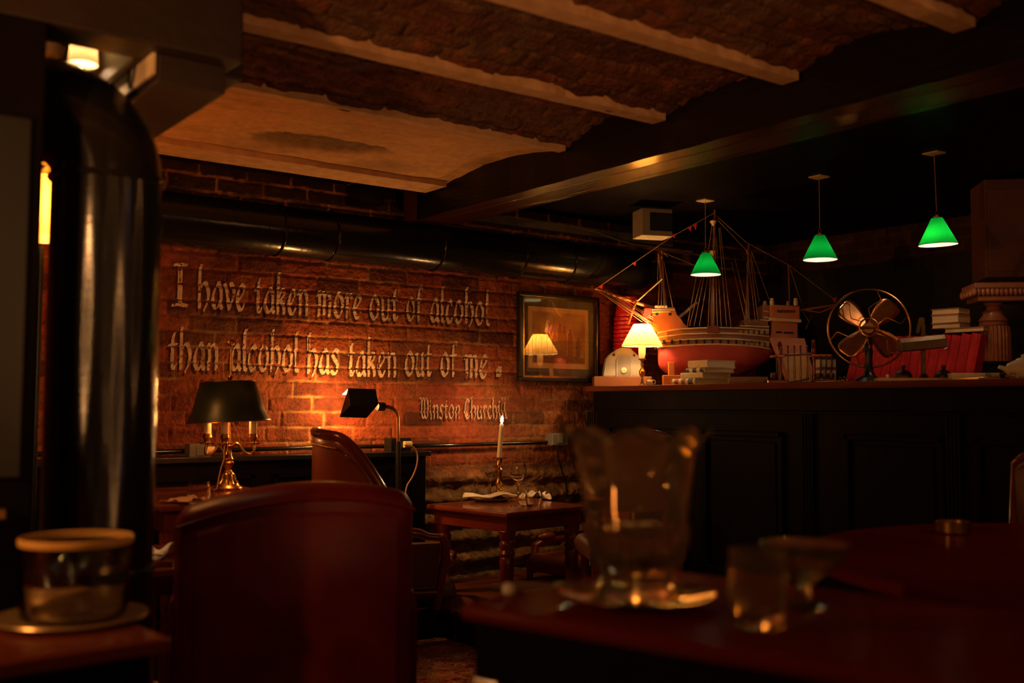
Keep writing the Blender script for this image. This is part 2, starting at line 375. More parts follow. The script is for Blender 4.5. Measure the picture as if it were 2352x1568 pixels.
# ceiling: shallow brick vaults between steel strips, the last bay plastered
J = [-2.16, -1.53, -.90, -.27, .37, 1.0, 1.62, 2.25, 2.88, 3.48, 4.50]
xv = np.arange(-3.0, 3.0, .012)
for k in range(len(J) - 1):
    fine = k >= 5
    xx = xv if fine else np.arange(-3.0, 3.01, .1)
    tt = np.linspace(0, 1, 70 if fine else 8)
    XX, T = np.meshgrid(xx, tt); YY = J[k] + (J[k+1] - J[k]) * T
    rise = .075 if k < 9 else .05
    if k < 9:
        mo, a1, a2 = brick(YY * 1.0 + 7, XX * 1.0 + 3, 91 + k)
        mo2, a1, a2 = brick(XX + k * .3, YY * 1.1 + k, 93 + k)
        ZZ = 2.235 + rise * np.sin(np.pi * T) + .012 * mo2 - .045 * (fbm(XX * 5, YY * 8, 13 + k) - .5) - .022 * (fbm(XX * 22, YY * 26, 33 + k) - .5) - .01 * (a1 - .5)
        cc = lerp(np.array([.10, .040, .020]), np.array([.19, .060, .024]), a2)
        cc = lerp(cc, np.broadcast_to(np.array([.15, .085, .045]), cc.shape), sstep(.42, .66, fbm(XX * 3, YY * 6, 43 + k)) * .8)
        cc = lerp(cc, np.broadcast_to(np.array([.30, .085, .025]), cc.shape), sstep(.62, .72, fbm(XX * 7, YY * 11, 53 + k)) * .7)
        cc = lerp(cc, np.broadcast_to(np.array([.20, .125, .07]), cc.shape), mo2 * .5)
    else:
        ZZ = 2.235 + rise * np.sin(np.pi * T) + .010 * (fbm(XX * 2.5, YY * 5, 7) - .5) * 2
        cc = lerp(np.array([.50, .30, .155]), np.array([.60, .38, .21]), fbm(XX * 2, YY * 9, 8))
        st = sstep(.55, .75, fbm(XX * 1.7 + YY, YY * 3.0, 9)); cc = cc * (1 - .35 * st)[..., None]
        pc = on_z(735, 338, 2.26); ex = (XX - pc.x) / .36; ey = (YY - pc.y + .06 * (XX - pc.x)) / .10   # where the plaster has fallen off
        hole = 1 - sstep(.75, 1.0, np.sqrt(ex**2 + ey**2) + .5 * (fbm(XX * 16, YY * 16, 15) - .5))
        cc = lerp(cc, lerp(np.array([.15, .09, .045]), np.array([.26, .16, .085]), fbm(XX * 30, YY * 30, 16)), hole)
        ZZ = ZZ + hole * (.012 + .02 * fbm(XX * 25, YY * 25, 14))
    Pc = np.stack([XX, YY, ZZ], -1)
    if 'vault' not in M:
        M['vault'] = attr_mat('rough_vault_brick', .9, .7, 55, .5); M['plaster'] = attr_mat('stained_plaster', .85, .25, 30, .8)
    tag(grid_mesh('ceiling', Pc, cc, M['vault'] if k < 9 else M['plaster']), kind='structure')
for k, y in enumerate(J):
    if k == 9:  wd = .045
    elif k == 10: wd = .20
    else: wd = .070
    pts = [(-3 + i * .05) for i in range(118)]
    b = MB(); rg = []
    for i, x in enumerate(pts):
        j1 = .006 * (vnoise(np.float64(x * 11), np.float64(k * 3.1), 5) - .5) * 2
        y0, y1 = y - wd/2 + j1, y + wd/2 + j1 * .6
        rg.append([(x, y0, 2.224), (x, y1, 2.224), (x, y1, 2.30), (x, y0, 2.30)])
    b.loft(rg); tag(b.build(f'trim_{k+1}', M['trimplaster'], smooth=False), kind='structure')
struct('ceiling', (-3.0, 4.6, 2.30), (3.0, 5.1, 2.38), M['blackmat'])
struct('ceiling', (3.1, -2.5, 2.30), (6.15, 5.1, 2.38), M['blackwood'])
struct('ceiling', (-3.0, -2.5, 2.36), (3.1, 4.6, 2.42), M['blackmat'])
# the long varnished beam
b = MB()
rg = []
for i in range(74):
    y = -2.5 + i * .1; 
    if y > 4.72: y = 4.72
    j = .004 * math.sin(i * 1.7) + .003 * math.sin(i * .61 + 1)
    rg.append([(2.872 + j, y, 2.102), (2.955 + j, y, 2.100), (2.960 + j, y, 2.107), (2.965 + j, y, 2.100), (3.085 + j, y, 2.101), (3.089 + j, y, 2.108), (3.093 + j, y, 2.101), (3.135, y, 2.103), (3.135, y, 2.37), (2.872 + j*.5, y, 2.37)])
b.loft(rg); bm_ = tag(b.build('ceiling_beam', [M['beam'], M['beamside']], bevel=0, smooth=False), kind='structure')
for p_ in bm_.data.polygons:
    if abs(p_.normal.z) < .5 and p_.center.z > 2.15: p_.material_index = 1  # side faces take a darker material than the underside
MB().box((2.87, 4.725, 2.10), (3.10, 4.86, 2.30)).build('beam_end_block', M['redwood'], smooth=False, bevel=.004)
bpy.data.objects['beam_end_block']['kind'] = 'structure'
# boxed beams above the duct at the left
struct('ceiling_beam', (-3.0, 2.60, 2.02), (1.04, 2.74, 2.30), M['beamdark'], .004)
struct('ceiling_beam', (.80, 2.745, 2.02), (1.10, 4.40, 2.24), M['beamdark'], .004)
struct('ceiling_beam', (.84, 2.66, 1.945), (1.02, 4.98, 2.02), M['beamdark'], .004)
# dark timber post at the left edge
po = thing('timber_post', 'black timber post from floor to ceiling at the left edge', 'post', (.40, 2.72, 0))
MB().box((.23, 2.60, 0), (.56, 2.755, 2.02)).build('post_body', M['blackwood'], po, True, smooth=False, bevel=.006)
MB().box((.30, 2.588, .95), (.53, 2.602, 1.78)).build('inset_panel', pm('grey_gloss_panel', (.012,.012,.011), None, .4), po, True, smooth=False, bevel=.004)
MB().box((.235, 2.57, .86), (.50, 2.602, .885)).build('rail', M['brass'], po, True, smooth=False, bevel=.003)
# platform along the back wall
struct('trim_20', (.7, 4.34, 0), (2.80, 4.99, .125), M['blackmat'])
struct('trim_21', (.7, 4.32, .125), (2.785, 4.97, .145), M['blackwood'], .003)
struct('trim_23', (2.80, 4.00, 0), (4.14, 4.99, .125), M['blackmat'])
struct('trim_24', (2.785, 3.985, .125), (4.14, 4.97, .145), M['redwood'], .004)
b = MB(); b.tube([(.7, 4.318, .149), (2.76, 4.318, .149)], .006, 8); tag(b.build('trim_22', M['brass']), kind='structure')

# ------------------------------------------------------------------ duct column at the left
du = thing('vent_duct', 'large glossy black duct rising from floor and elbowing left under beams', 'duct', (.76, 2.80, 0))
dc = Vector((.76, 2.80, 0)); rr = .137
b = MB(); b.tube([dc + Vector((0, 0, z)) for z in (0, .3, .68, 1.0, 1.3, 1.70)], rr, 48); b.build('duct_pipe', M['duct'], du, True)
dirn = Vector((-.85, .53, 0)).normalized(); Rb = .185
pts = [dc + dirn * (Rb - Rb*math.cos(t)) + Vector((0, 0, 1.70 + Rb*math.sin(t))) for t in [math.pi/2*k/10 for k in range(11)]]
b = MB(); b.tube(pts + [pts[-1] + dirn * .5, pts[-1] + dirn * 2.0], rr - .001, 48); b.build('duct_elbow', M['duct'], du, True)
for z in (.70, 1.70):
    b = MB(); b.torus((dc.x, dc.y, z), rr + .001, .009, 48, 8); b.build('joint_ring', M['duct'], du, True)

# ------------------------------------------------------------------ pipe and services on the back wall
pi_ = thing('wall_pipe', 'long glossy black pipe running along the brick wall above the lettering', 'pipe', (2.5, 4.84, 2.0))
b = MB(); b.tube([(x, 4.835 + .004*math.sin(x*3), 1.985) for x in np.arange(.4, 4.66, .2)], .125, 40); b.build('pipe_body', M['pipe'], pi_, True)
for px in (640, 762, 1003, 1190, 1302):
    x = on_y(px, 590, 4.80).x
    b = MB(); b.torus((0, 0, 0), .127, .006, 40, 8, M=Matrix.Translation((x, 4.835, 1.985)) @ Matrix.Rotation(R(90), 4, 'Y')); b.build('pipe_collar', M['pipe'], pi_, True)
p0, p1 = on_y(1090, 505, 4.93), on_y(1500, 558, 4.93)
tr = thing('cable_trunking', 'grey metal cable trunking strip on the wall above the pipe', 'trunking', (p0.x, 4.95, p0.z))
MB().box((p0.x, 4.93, 2.185), (5.0, 4.975, 2.235)).build('channel', pm('grey_trunking', (.20,.17,.11), (.14,.12,.08), .5), tr, True, smooth=False, bevel=.003)
cb = thing('sagging_cable', 'pale cable sagging below the trunking towards the bar', 'cable', tuple(on_y(1310, 520, 4.88)))
b = MB(); b.tube([on_y(px, py, yy) for px, py, yy in ((1310,520,4.92),(1370,533,4.90),(1410,548,4.86),(1450,560,4.84),(1490,566,4.82),(1535,572,4.80),(1590,578,4.78))], .006, 8); b.build('cable_run', pm('pale_cable', (.26,.20,.13), None, .6), cb, True)
# small white-framed box below the bar ceiling
q = at_d(1508, 513, 6.05)
sb = thing('ceiling_speaker', 'pale framed box with dark front under the ceiling above the ship', 'speaker', tuple(q), -AZ + .25)
MB().box((-.095, -.01, -.075), (.095, .14, .085)).build('cabinet', pm('pale_box', (.34,.27,.17), (.28,.22,.14), .6), sb, smooth=False, bevel=.004)
MB().box((-.045, -.014, -.045), (.094, .0, .062)).build('grille', M['blackmat'], sb, smooth=False, bevel=.003)
# dark box with a pale lid on the wall near the beam end
q0 = on_y(845, 440, 4.86)
jb = thing('wall_junction_box', 'black junction box with pale top edge on wall beside beam end', 'box', (q0.x, 4.86, q0.z))
MB().box((-.07, -.05, -.07), (.07, .10, .04)).build('box_body', M['black'], jb, smooth=False, bevel=.004)
MB().box((-.075, -.055, .04), (.075, .10, .047)).build('box_lid', pm('tan_lid', (.26,.15,.07), None, .6), jb, smooth=False, bevel=.002)
# wainscot panel below the lettering
wc = thing('wall_panelling', 'black wooden wall panelling with ledge below the lettering', 'panelling', (2.0, 4.9, .145))
MB().box((.6, 4.86, .145), (3.03, 4.985, .845)).build('panel_board', M['blackwood'], wc, True, smooth=False, bevel=.003)
MB().box((.6, 4.83, .845), (3.045, 4.985, .872)).build('ledge', M['black'], wc, True, smooth=False, bevel=.004)
b = MB()
for x0, x1 in ((.75, 1.35), (1.45, 2.05), (2.15, 2.75), (2.80, 2.96)):
    b.box((x0, 4.85, .25), (x0+.02, 4.862, .78)).box((x1-.02, 4.85, .25), (x1, 4.862, .78)).box((x0, 4.85, .76), (x1, 4.862, .78)).box((x0, 4.85, .25), (x1, 4.862, .27))
b.build('moulding', M['blackwood'], wc, True, smooth=False)
# conduit with sockets
cz = on_y(1130, 1020, 4.94).z
cd = thing('wall_conduit', 'black glossy conduit along the wall behind the candle', 'conduit', (3.4, 4.94, cz))
b = MB(); b.tube([(.7, 4.945, cz + .002), (1.6, 4.945, cz), (2.6, 4.945, cz + .004), (3.2, 4.945, cz), (4.0, 4.94, cz + .004)], .011, 10); b.build('conduit_tube', M['pipe'], cd, True)
def socket(px, py, wpx, hpx, y, label, mat, plugx=None, plug=None):
    p = on_y(px, py, y); s = depth(p) / FPX
    t = thing('wall_socket', label, 'socket', (p.x, y, p.z))
    w2, h2_ = wpx * s / 2 * 1.15, hpx * s / 2
    MB().box((-w2, -.045, -h2_), (w2, .03, h2_)).build('socket_box', mat, t, smooth=False, bevel=.006)
    MB().box((-w2*.42, -.052, -h2_*.62), (w2*.30, -.043, h2_*.62)).build('face_plate', mat, t, smooth=False, bevel=.003)
    if plug:
        b = MB(); b.tube([(plugx*w2 - .022, -.06, h2_*.15), (plugx*w2 + .022, -.06, h2_*.15)], .017, 14); b.build('plug', plug, t)
    return t
socket(453, 1035, 44, 34, 4.90, 'grey double socket with cream plug on the ledge behind lamp', M['greyplastic'], .75, pm('cream_plug', (.70,.50,.26), None, .5))
socket(912, 1022, 48, 34, 4.90, 'black socket with cream plug above the ledge by floor lamp', M['black'], .45, pm('cream_plug', (.62,.45,.24), None, .5))
socket(1277, 1008, 40, 28, 4.93, 'grey socket at the right end of the conduit', pm('mid_grey_plastic', (.13,.125,.105), None, .45))
hc = thing('hanging_cable', 'black cable hanging from the grey socket on the right', 'cable', tuple(on_y(1280, 1022, 4.90)))
b = MB(); b.tube([on_y(px, py, 4.89) for px, py in ((1279,1020),(1281,1050),(1290,1080),(1300,1110),(1303,1140))], .005, 8); b.build('cable_run', M['black'], hc, True)

# ------------------------------------------------------------------ painted lettering
GL = {
 'a': (.86, [[(.62,1.0),(.30,.74),(.17,.45),(.20,.2),(.40,.02),(.68,.24)], [(.5,.98),(.70,.74),(.70,.16),(.80,.02)]]),
 'o': (.92, [[(.48,1.0),(.24,.74),(.17,.45),(.24,.18),(.46,0)], [(.48,1.0),(.74,.74),(.79,.5),(.72,.2),(.46,0)]]),
 'h': (.92, [[(.30,1.52),(.22,1.42),(.22,.02)], [(.22,.62),(.52,.95),(.74,.72),(.78,.42),(.70,.18),(.50,-.08)]]),
 'n': (.88, [[(.08,.80),(.24,.92),(.24,.02)], [(.24,.70),(.52,.95),(.72,.76),(.72,.02)]]),
 'm': (1.26, [[(.06,.80),(.22,.92),(.22,.02)], [(.22,.70),(.46,.95),(.62,.80),(.62,.02)], [(.62,.70),(.86,.95),(1.04,.78),(1.04,.02)]]),
 'r': (.66, [[(.08,.80),(.24,.92),(.24,.02)], [(.24,.68),(.48,.96),(.60,.80)]]),
 'e': (.76, [[(.50,1.0),(.26,.76),(.17,.45),(.24,.16),(.44,.0),(.66,.24)], [(.46,.98),(.66,.78),(.32,.42)]]),
 'v': (.80, [[(.06,.95),(.20,.84),(.42,.02)], [(.48,1.0),(.70,.82),(.72,.55),(.42,.02)]]),
 't': (.62, [[(.40,1.28),(.30,1.10),(.28,.24),(.38,.02),(.54,.18)], [(.06,.84),(.30,.90),(.54,.88)]]),
 'k': (.82, [[(.30,1.52),(.22,1.42),(.22,.02)], [(.24,.58),(.50,.96),(.66,.76),(.30,.50)], [(.38,.52),(.60,.36),(.66,.02)]]),
 'u': (.90, [[(.12,.92),(.24,.82),(.22,.22),(.42,.0),(.70,.26)], [(.70,.96),(.70,.14),(.80,.02)]]),
 'f': (.62, [[(.60,1.38),(.44,1.46),(.30,1.22),(.30,.02)], [(.08,.88),(.30,.92),(.56,.90)]]),
 'l': (.46, [[(.34,1.50),(.22,1.38),(.24,.22),(.30,.06),(.42,.02)]]),
 'c': (.72, [[(.50,1.0),(.26,.76),(.17,.45),(.24,.16),(.42,0),(.64,.22)], [(.46,.98),(.62,.78)]]),
 's': (.76, [[(.64,.86),(.44,.98),(.22,.78),(.34,.60),(.58,.42),(.66,.24),(.42,.0),(.14,.12)]]),
 'i': (.44, [[(.08,.84),(.22,.92),(.22,.04),(.32,.02)], [(.20,1.30),(.26,1.18)]]),
 'I': (.62, [[(.30,1.52),(.30,.06)], [(.08,1.50),(.30,1.54),(.54,1.52)], [(.02,.04),(.30,.08),(.58,.04)]]),
 'W': (1.30, [[(.02,1.36),(.22,1.40),(.24,.30),(.46,.02)], [(.44,1.36),(.60,1.40),(.62,.30),(.46,.02)], [(.62,.22),(.82,.02),(1.06,.30),(1.08,1.10),(.94,1.42),(.78,1.38)], [(.0,1.42),(.26,1.46)]]),
 'C': (.92, [[(.78,1.20),(.52,1.44),(.24,1.12),(.16,.62),(.26,.22),(.50,0),(.78,.20)], [(.44,1.36),(.46,.2)]]),
 '.': (.30, [[(.15,.40),(.15,.02)]]),
}
NIB = Vector((.205, .115))
def word_mask(word, U, V, nibk=1.0):
    """U, V: glyph coordinates, x-height 1"""
    out = np.zeros(U.shape, bool); x = 0
    nb = NIB * nibk
    for ch in word:
        adv, st = GL[ch]
        for pl in st:
            if len(pl) > 2: pl = [(q_.x, q_.y) for q_ in smooth_pts([(a_, b_, 0) for a_, b_ in pl], 5)]
            for (x0, y0), (x1, y1) in zip(pl[:-1], pl[1:]):
                ax, ay, bx, by = x0 + x, y0, x1 - x0, y1 - y0
                det = bx * nb.y - by * nb.x
                qx, qy = U - ax, V - ay
                if abs(det) > 1e-5:
                    s = (qx * nb.y - qy * nb.x) / det; t = (bx * qy - by * qx) / det
                    out |= (s >= 0) & (s <= 1) & (np.abs(t) <= .5)
                ln = bx*bx + by*by; s = np.clip((qx*bx + qy*by) / ln, 0, 1)
                out |= (qx - s*bx)**2 + (qy - s*by)**2 < (.05*nibk)**2
        x += adv
    return out, x
M['lettering'] = pm('worn_white_lettering', (.54,.38,.29), (.43,.28,.205), .8, scale=20, bump=.3, bscale=70, spec=.2)
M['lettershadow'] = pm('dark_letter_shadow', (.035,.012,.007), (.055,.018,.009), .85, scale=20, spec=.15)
CELL = .0022
def paint_line(label, words, xh, nibk=1.0):
    cells = {'l': [[], [], 0], 's': [[], [], 0]}
    first = None
    for wd, pxa, pxb, pyb in words:
        xa = on_y(pxa, pyb, YW).x; xb = on_y(pxb, pyb, YW).x; zb = on_y((pxa + pxb) / 2, pyb, YW).z
        if first is None: first = Vector((xa, YW, zb))
        total = sum(GL[c_][0] for c_ in wd); sx = (xb - xa) / (total - .10)
        gx = np.arange(xa - .03, xb + .03, CELL); gz = np.arange(zb - .04, zb + xh * 1.75, CELL)
        GX, GZ = np.meshgrid(gx, gz)
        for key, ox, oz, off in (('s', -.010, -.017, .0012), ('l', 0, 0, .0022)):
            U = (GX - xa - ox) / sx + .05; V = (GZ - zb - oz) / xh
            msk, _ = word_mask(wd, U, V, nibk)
            dd, mo, _, _, _ = wall_disp(GX, GZ)
            wear = fbm(GX * 26, GZ * 60, 101) + .28 * (fbm(GX * 130, GZ * 130, 103, 2) - .375) - .34 * np.clip(mo - .55, 0, 1)
            msk = msk & (wear > (.235 if key == 'l' else .33))
            n, k = msk.shape
            cx_ = np.concatenate([gx - CELL/2, [gx[-1] + CELL/2]]); cz_ = np.concatenate([gz - CELL/2, [gz[-1] + CELL/2]])
            VX, VZ = np.meshgrid(cx_, cz_); vd = wall_disp(VX, VZ)[0]
            ii, jj = np.nonzero(msk); a = ii * (k + 1) + jj
            q = np.stack([a, a + 1, a + k + 2, a + k + 1], -1)
            used, inv = np.unique(q.reshape(-1), return_inverse=True)
            co = np.stack([VX, YW - vd - off, VZ], -1).reshape(-1, 3)[used]
            cells[key][0].append(co); cells[key][1].append(inv.reshape(-1, 4) + cells[key][2]); cells[key][2] += len(co)
    root = thing('painted_lettering', label, 'lettering', tuple(first))
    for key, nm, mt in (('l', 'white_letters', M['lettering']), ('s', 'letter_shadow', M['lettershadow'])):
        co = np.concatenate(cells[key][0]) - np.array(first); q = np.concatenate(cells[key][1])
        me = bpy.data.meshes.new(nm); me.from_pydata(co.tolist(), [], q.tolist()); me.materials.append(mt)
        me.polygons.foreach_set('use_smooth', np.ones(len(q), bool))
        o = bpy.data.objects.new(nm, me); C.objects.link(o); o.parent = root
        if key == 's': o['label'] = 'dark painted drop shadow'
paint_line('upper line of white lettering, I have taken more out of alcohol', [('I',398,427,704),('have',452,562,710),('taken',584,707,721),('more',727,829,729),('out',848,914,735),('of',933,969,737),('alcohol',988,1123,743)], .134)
paint_line('lower line of white lettering, than alcohol has taken out of me', [('than',386,500,849),('alcohol',528,685,852),('has',704,778,858),('taken',799,909,864),('out',929,990,863),('of',1011,1048,864),('me',1067,1119,867),('.',1140,1153,864)], .134)
paint_line('smaller white painted signature lettering between floor lamp and candle flame', [('Winston',966,1057,961),('Churchill',1067,1163,961)], .080, .72)

# ------------------------------------------------------------------ framed picture
px0, px1 = 3.705, 4.335
pf = thing('framed_picture', 'black framed print behind glass on the brick wall beside the bar', 'picture', (4.02, 4.93, 1.53))
T = Matrix.Rotation(R(-1.0), 4, 'X')
b = MB(); W_, H_ = .315, .268
for lo, hi in (((-W_, -.02, H_-.028), (W_, .02, H_)), ((-W_, -.02, -H_), (W_, .02, -H_+.028)), ((-W_, -.02, -H_+.028), (-W_+.028, .02, H_-.028)), ((W_-.028, -.02, -H_+.028), (W_, .02, H_-.028))): b.box(lo, hi)
b.build('frame', M['black'], pf, smooth=False, bevel=.006)
b = MB(); w2, h2_ = W_-.026, H_-.026
for lo, hi in (((-w2, -.016, h2_-.010), (w2, -.004, h2_)), ((-w2, -.016, -h2_), (w2, -.004, -h2_+.010)), ((-w2, -.016, -h2_), (-w2+.010, -.004, h2_)), ((w2-.010, -.016, -h2_), (w2, -.004, h2_))): b.box(lo, hi)
b.build('gilt_slip', M['brass'], pf, smooth=False)
MB().box((-.285, .006, -.24), (.285, .016, .24)).build('mount_board', pm('green_grey_mount', (.12,.10,.065), (.09,.075,.05), .9, scale=20), pf, smooth=False)
MB().box((-.235, .002, -.185), (.235, .006, .185)).build('print_paper', pm('tan_paper', (.50,.30,.13), (.42,.24,.10), .9, scale=8), pf, smooth=False)
MB().box((-.205, -.0005, -.155), (.205, .002, .155)).build('print_image', pm('faded_print', (.42,.23,.085), (.25,.12,.045), .9, scale=9, detail=8), pf, smooth=False)
# a generic group of standing figures
rnd = random.Random(5); b = MB()
for i, x in enumerate((-.165, -.12, -.075, -.035, .005, .04, .085, .15)):
    hgt = .16 + .05 * rnd.random() - (.06 if i in (0, 1, 7) else 0); base = -.13 + .02 * rnd.random()
    pr = [(x-.018, base), (x+.014, base), (x+.020, base+hgt*.55), (x+.012, base+hgt*.86), (x+.006, base+hgt*.88), (x+.009, base+hgt), (x-.006, base+hgt), (x-.006, base+hgt*.88), (x-.014, base+hgt*.86), (x-.02, base+hgt*.5)]
    b.prism(pr, -.0015, -.0004)
b.prism([(-.20, -.15), (.20, -.15), (.20, -.12), (.1, -.105), (-.05, -.12), (-.2, -.10)], -.0012, -.0004)
b.build('printed_figures', pm('print_ink', (.13,.055,.022), (.22,.10,.04), .9, scale=40), pf, smooth=False)
MB().add([(-.287, -.012, -.242), (.287, -.012, -.242), (.287, -.012, .242), (-.287, -.012, .242)], [(0,1,2,3)]).build('glass_pane', M['pane'], pf, smooth=False)
pf.rotation_euler = (R(-.6), 0, 0)

# ------------------------------------------------------------------ banker floor lamp by the wall
fl_p = on_y(914, 1130, 4.735)
fl = thing('floor_lamp', 'brass-armed floor lamp with black boxy shade lighting the brick wall', 'lamp', (fl_p.x, 4.735, .1455))
def fw(px, py, y=4.735): return on_y(px, py, y)
b = MB(); b.tube([(fl_p.x, 4.735, .16), (fl_p.x, 4.735, .9), fw(914, 1000), fw(914, 960), fw(911, 947), fw(903, 938), fw(892, 934), fw(876, 933)], .0095, 12); b.build('pole', M['copper'], fl, True)
b = MB(); b.lathe([(.0, .1455), (.10, .1455), (.10, .158), (.08, .168), (.02, .175), (.0, .176)], 32, Matrix.Translation((fl_p.x, 4.735, 0)), cap=False); b.build('base', M['black'], fl, True)
b = MB(); b.tube([(fl_p.x, 4.735, .17), (fl_p.x, 4.735, .93)], .014, 12); b.build('lower_sleeve', M['black'], fl, True)
b = MB(); b.tube([fw(882, 934), fw(866, 933)], .022, 16); b.build('swivel', M['black'], fl, True)
# shade: open trough, its mouth towards the wall and the left
def qd(*p): return [Vector(v) for v in p]
tA, tB = fw(800, 892, 4.60), fw(862, 894, 4.60)           # top edge
fA, fB = fw(806, 930, 4.52), fw(869, 927, 4.52)           # front crease
bA, bB = fw(781, 957, 4.60), fw(842, 959, 4.60)           # bottom edge
kA, kB = fw(786, 905, 4.76), fw(856, 908, 4.74)           # rear lip
b = MB()
b.add(qd(tA, tB, fB, fA), [(0,1,2,3)]); b.add(qd(fA, fB, bB, bA), [(0,1,2,3)]); b.add(qd(tB, fB, bB, kB), [(0,1,2,3)]); b.add(qd(tA, tB, kB, kA), [(0,1,2,3)]); b.add(qd(tA, fA, bA), [(0,1,2)])
b.build('shade', M['greenshade'], fl, True, smooth=False, solid=.003)
bc = fw(822, 926, 4.64)
b = MB(); b.ball(bc, .016, 14, 10, (1.3, 1, 1)); b.build('bulb', emis('warm_bulb', (1, .6, .25), 30), fl, True)
light('floor_lamp_light', fw(792, 926, 4.83), 2.6, (1, .43, .10), .02)
cbx = thing('lamp_flex', 'pale lamp flex looping down from the black socket', 'cable', tuple(fw(940, 1025, 4.85)))
b = MB(); b.tube(smooth_pts([fw(px, py, 4.80) for px, py in ((928,1022),(945,1024),(955,1034),(959,1050),(956,1072),(947,1095),(935,1115),(930,1140))]), .004, 8); b.build('flex_run', pm('tan_flex', (.34,.17,.08), None, .6), cbx, True)

# ------------------------------------------------------------------ table with the green-shaded lamp
lt = thing('side_table', 'dark wooden table under the green-shaded candelabra lamp', 'table', (1.60, 4.36, .0))
MB().box((-.31, -.42, .715), (.31, .42, .742)).build('tabletop', M['mahogtop'], lt, smooth=False, bevel=.008)
MB().box((-.27, -.36, .63), (.27, .36, .715)).build('apron', M['mahog'], lt, smooth=False, bevel=.004)
for sx in (-1, 1):
    for sy in (-1, 1):
        zb = .1455 if sy > 0 else .0128
        b = MB(); b.lathe([(.022, zb), (.028, .12+zb), (.022, .30), (.032, .50), (.036, .63)], 20, Matrix.Translation((sx*.24, sy*.32, 0))); b.build('leg', M['mahog'], lt)
lp = at_d(523, 1130, 4.62); lx, ly = lp.x, lp.y; lz = .742
tl = thing('table_lamp', 'brass candelabra table lamp with dark green metal shade', 'lamp', (lx, ly, lz), -AZ + .1)
sc_ = depth((lx, ly, 1.0)) / FPX
def zz(py): return EYE.z + (928 + .0 - py) * sc_ - lz
b = MB(); b.lathe([(0, .0), (.061, 0), (.063, .010), (.058, .016), (.050, .020), (.046, .028), (.036, .036), (.030, .052), (.026, .072), (.020, .078), (.013, .088), (.015, .096), (.024, .110), (.025, .120), (.017, .130), (.021, .136), (.015, .150), (.010, .185), (.014, .195), (.008, .20), (.007, .26), (0, .262)], 36, cap=False); b.build('base', M['brass'], tl)
b = MB()
for k in range(14):
    q = 2*math.pi*k/14; b.tube([(.045*math.cos(q), .045*math.sin(q), .028), (.031*math.cos(q), .031*math.sin(q), .046), (.026*math.cos(q), .026*math.sin(q), .07)], .0045, 6)
b.build('base_flutes', M['brass'], tl)
arm_angles = (R(188), R(262), R(-14))
for k, q in enumerate(arm_angles):
    rad = (.092, .06, .112)[k]; cx_, cy_ = rad*math.cos(q), rad*math.sin(q)
    b = MB(); b.tube(smooth_pts([(0, 0, .175), (cx_*.35, cy_*.35, .205), (cx_*.7, cy_*.7, .165), (cx_, cy_, .158), (cx_*1.05, cy_*1.05, .182), (cx_, cy_, .202)], 4), .0065, 10); arm_ = b.build('arm', M['brass'], tl)
    b = MB(); b.lathe([(0, .200), (.030, .203), (.033, .209), (.014, .210), (.013, .219), (.020, .232), (.017, .247), (.025, .249), (.0, .250)], 24, Matrix.Translation((cx_, cy_, 0)), cap=False); b.build('candle_cup', M['brass'], arm_)
    b = MB(); b.lathe([(0, .249), (.0165, .249), (.0165, .375), (.012, .378), (0, .378)], 20, Matrix.Translation((cx_, cy_, 0)), cap=False); b.build('candle_sleeve', M['waxold'], arm_)
b = MB(); b.tube([(0, 0, .26), (0, 0, .52), (0, 0, zz(800))], .0055, 10); b.build('stem', M['brass'], tl)
zt = zz(877)
b = MB(); b.lathe([(0, zt-.002), (.012, zt-.002), (.013, zt+.006), (.007, zt+.012), (.011, zt+.02), (.008, zt+.028), (0, zt+.03)], 20, cap=False); b.build('collar', M['brass'], tl)
b = MB(); b.torus((0, 0, 0), .013, .0035, 24, 8, M=Matrix.Translation((0, 0, zz(787))) @ Matrix.Rotation(R(90), 4, 'X')); b.build('finial_ring', M['brass'], tl)
Tsh = Matrix.Rotation(R(-2.6), 4, 'Y')
zb_, ztp = zz(968), zz(876)
Tm = Matrix.Translation((.012, 0, 0)) @ Tsh
b = MB(); b.lathe([(.183, zb_), (.176, zb_+.008), (.155, zb_+.055), (.118, ztp)], 48, Tm, cap=False); shd_ = b.build('shade', M['greenshade'], tl, solid=.002)
b = MB(); b.torus((0, 0, ztp), .118, .0025, 48, 6, M=Tm); b.torus((0, 0, zb_), .183, .002, 48, 6, M=Tm); b.build('shade_rim', M['brass'], shd_)
b = MB(); b.lathe([(.012, ztp-.004), (.117, ztp-.003), (.117, ztp-.001), (.012, ztp)], 48, Tm); b.build('shade_cap', M['greenshade'], shd_)
light('table_lamp_light', MATS[tl.name] @ Vector((.02, -.01, zb_+.05)), .85, (1, .36, .09), .02)
wire = thing('lamp_flex', 'cream lamp flex hanging from the candelabra lamp', 'cable', (lx, ly, lz))
pts = [(-.045, -.075, .205), (-.02, -.075, .19), (-.008, -.074, .17), (-.006, -.075, .14), (-.018, -.078, .10), (-.026, -.08, .06), (-.032, -.085, .012), (-.05, -.06, .005)]
b = MB(); b.tube([MATS[tl.name] @ Vector(p) for p in pts], .0026, 6); b.build('flex_run', pm('cream_flex', (.60,.36,.18), None, .6), wire, True)

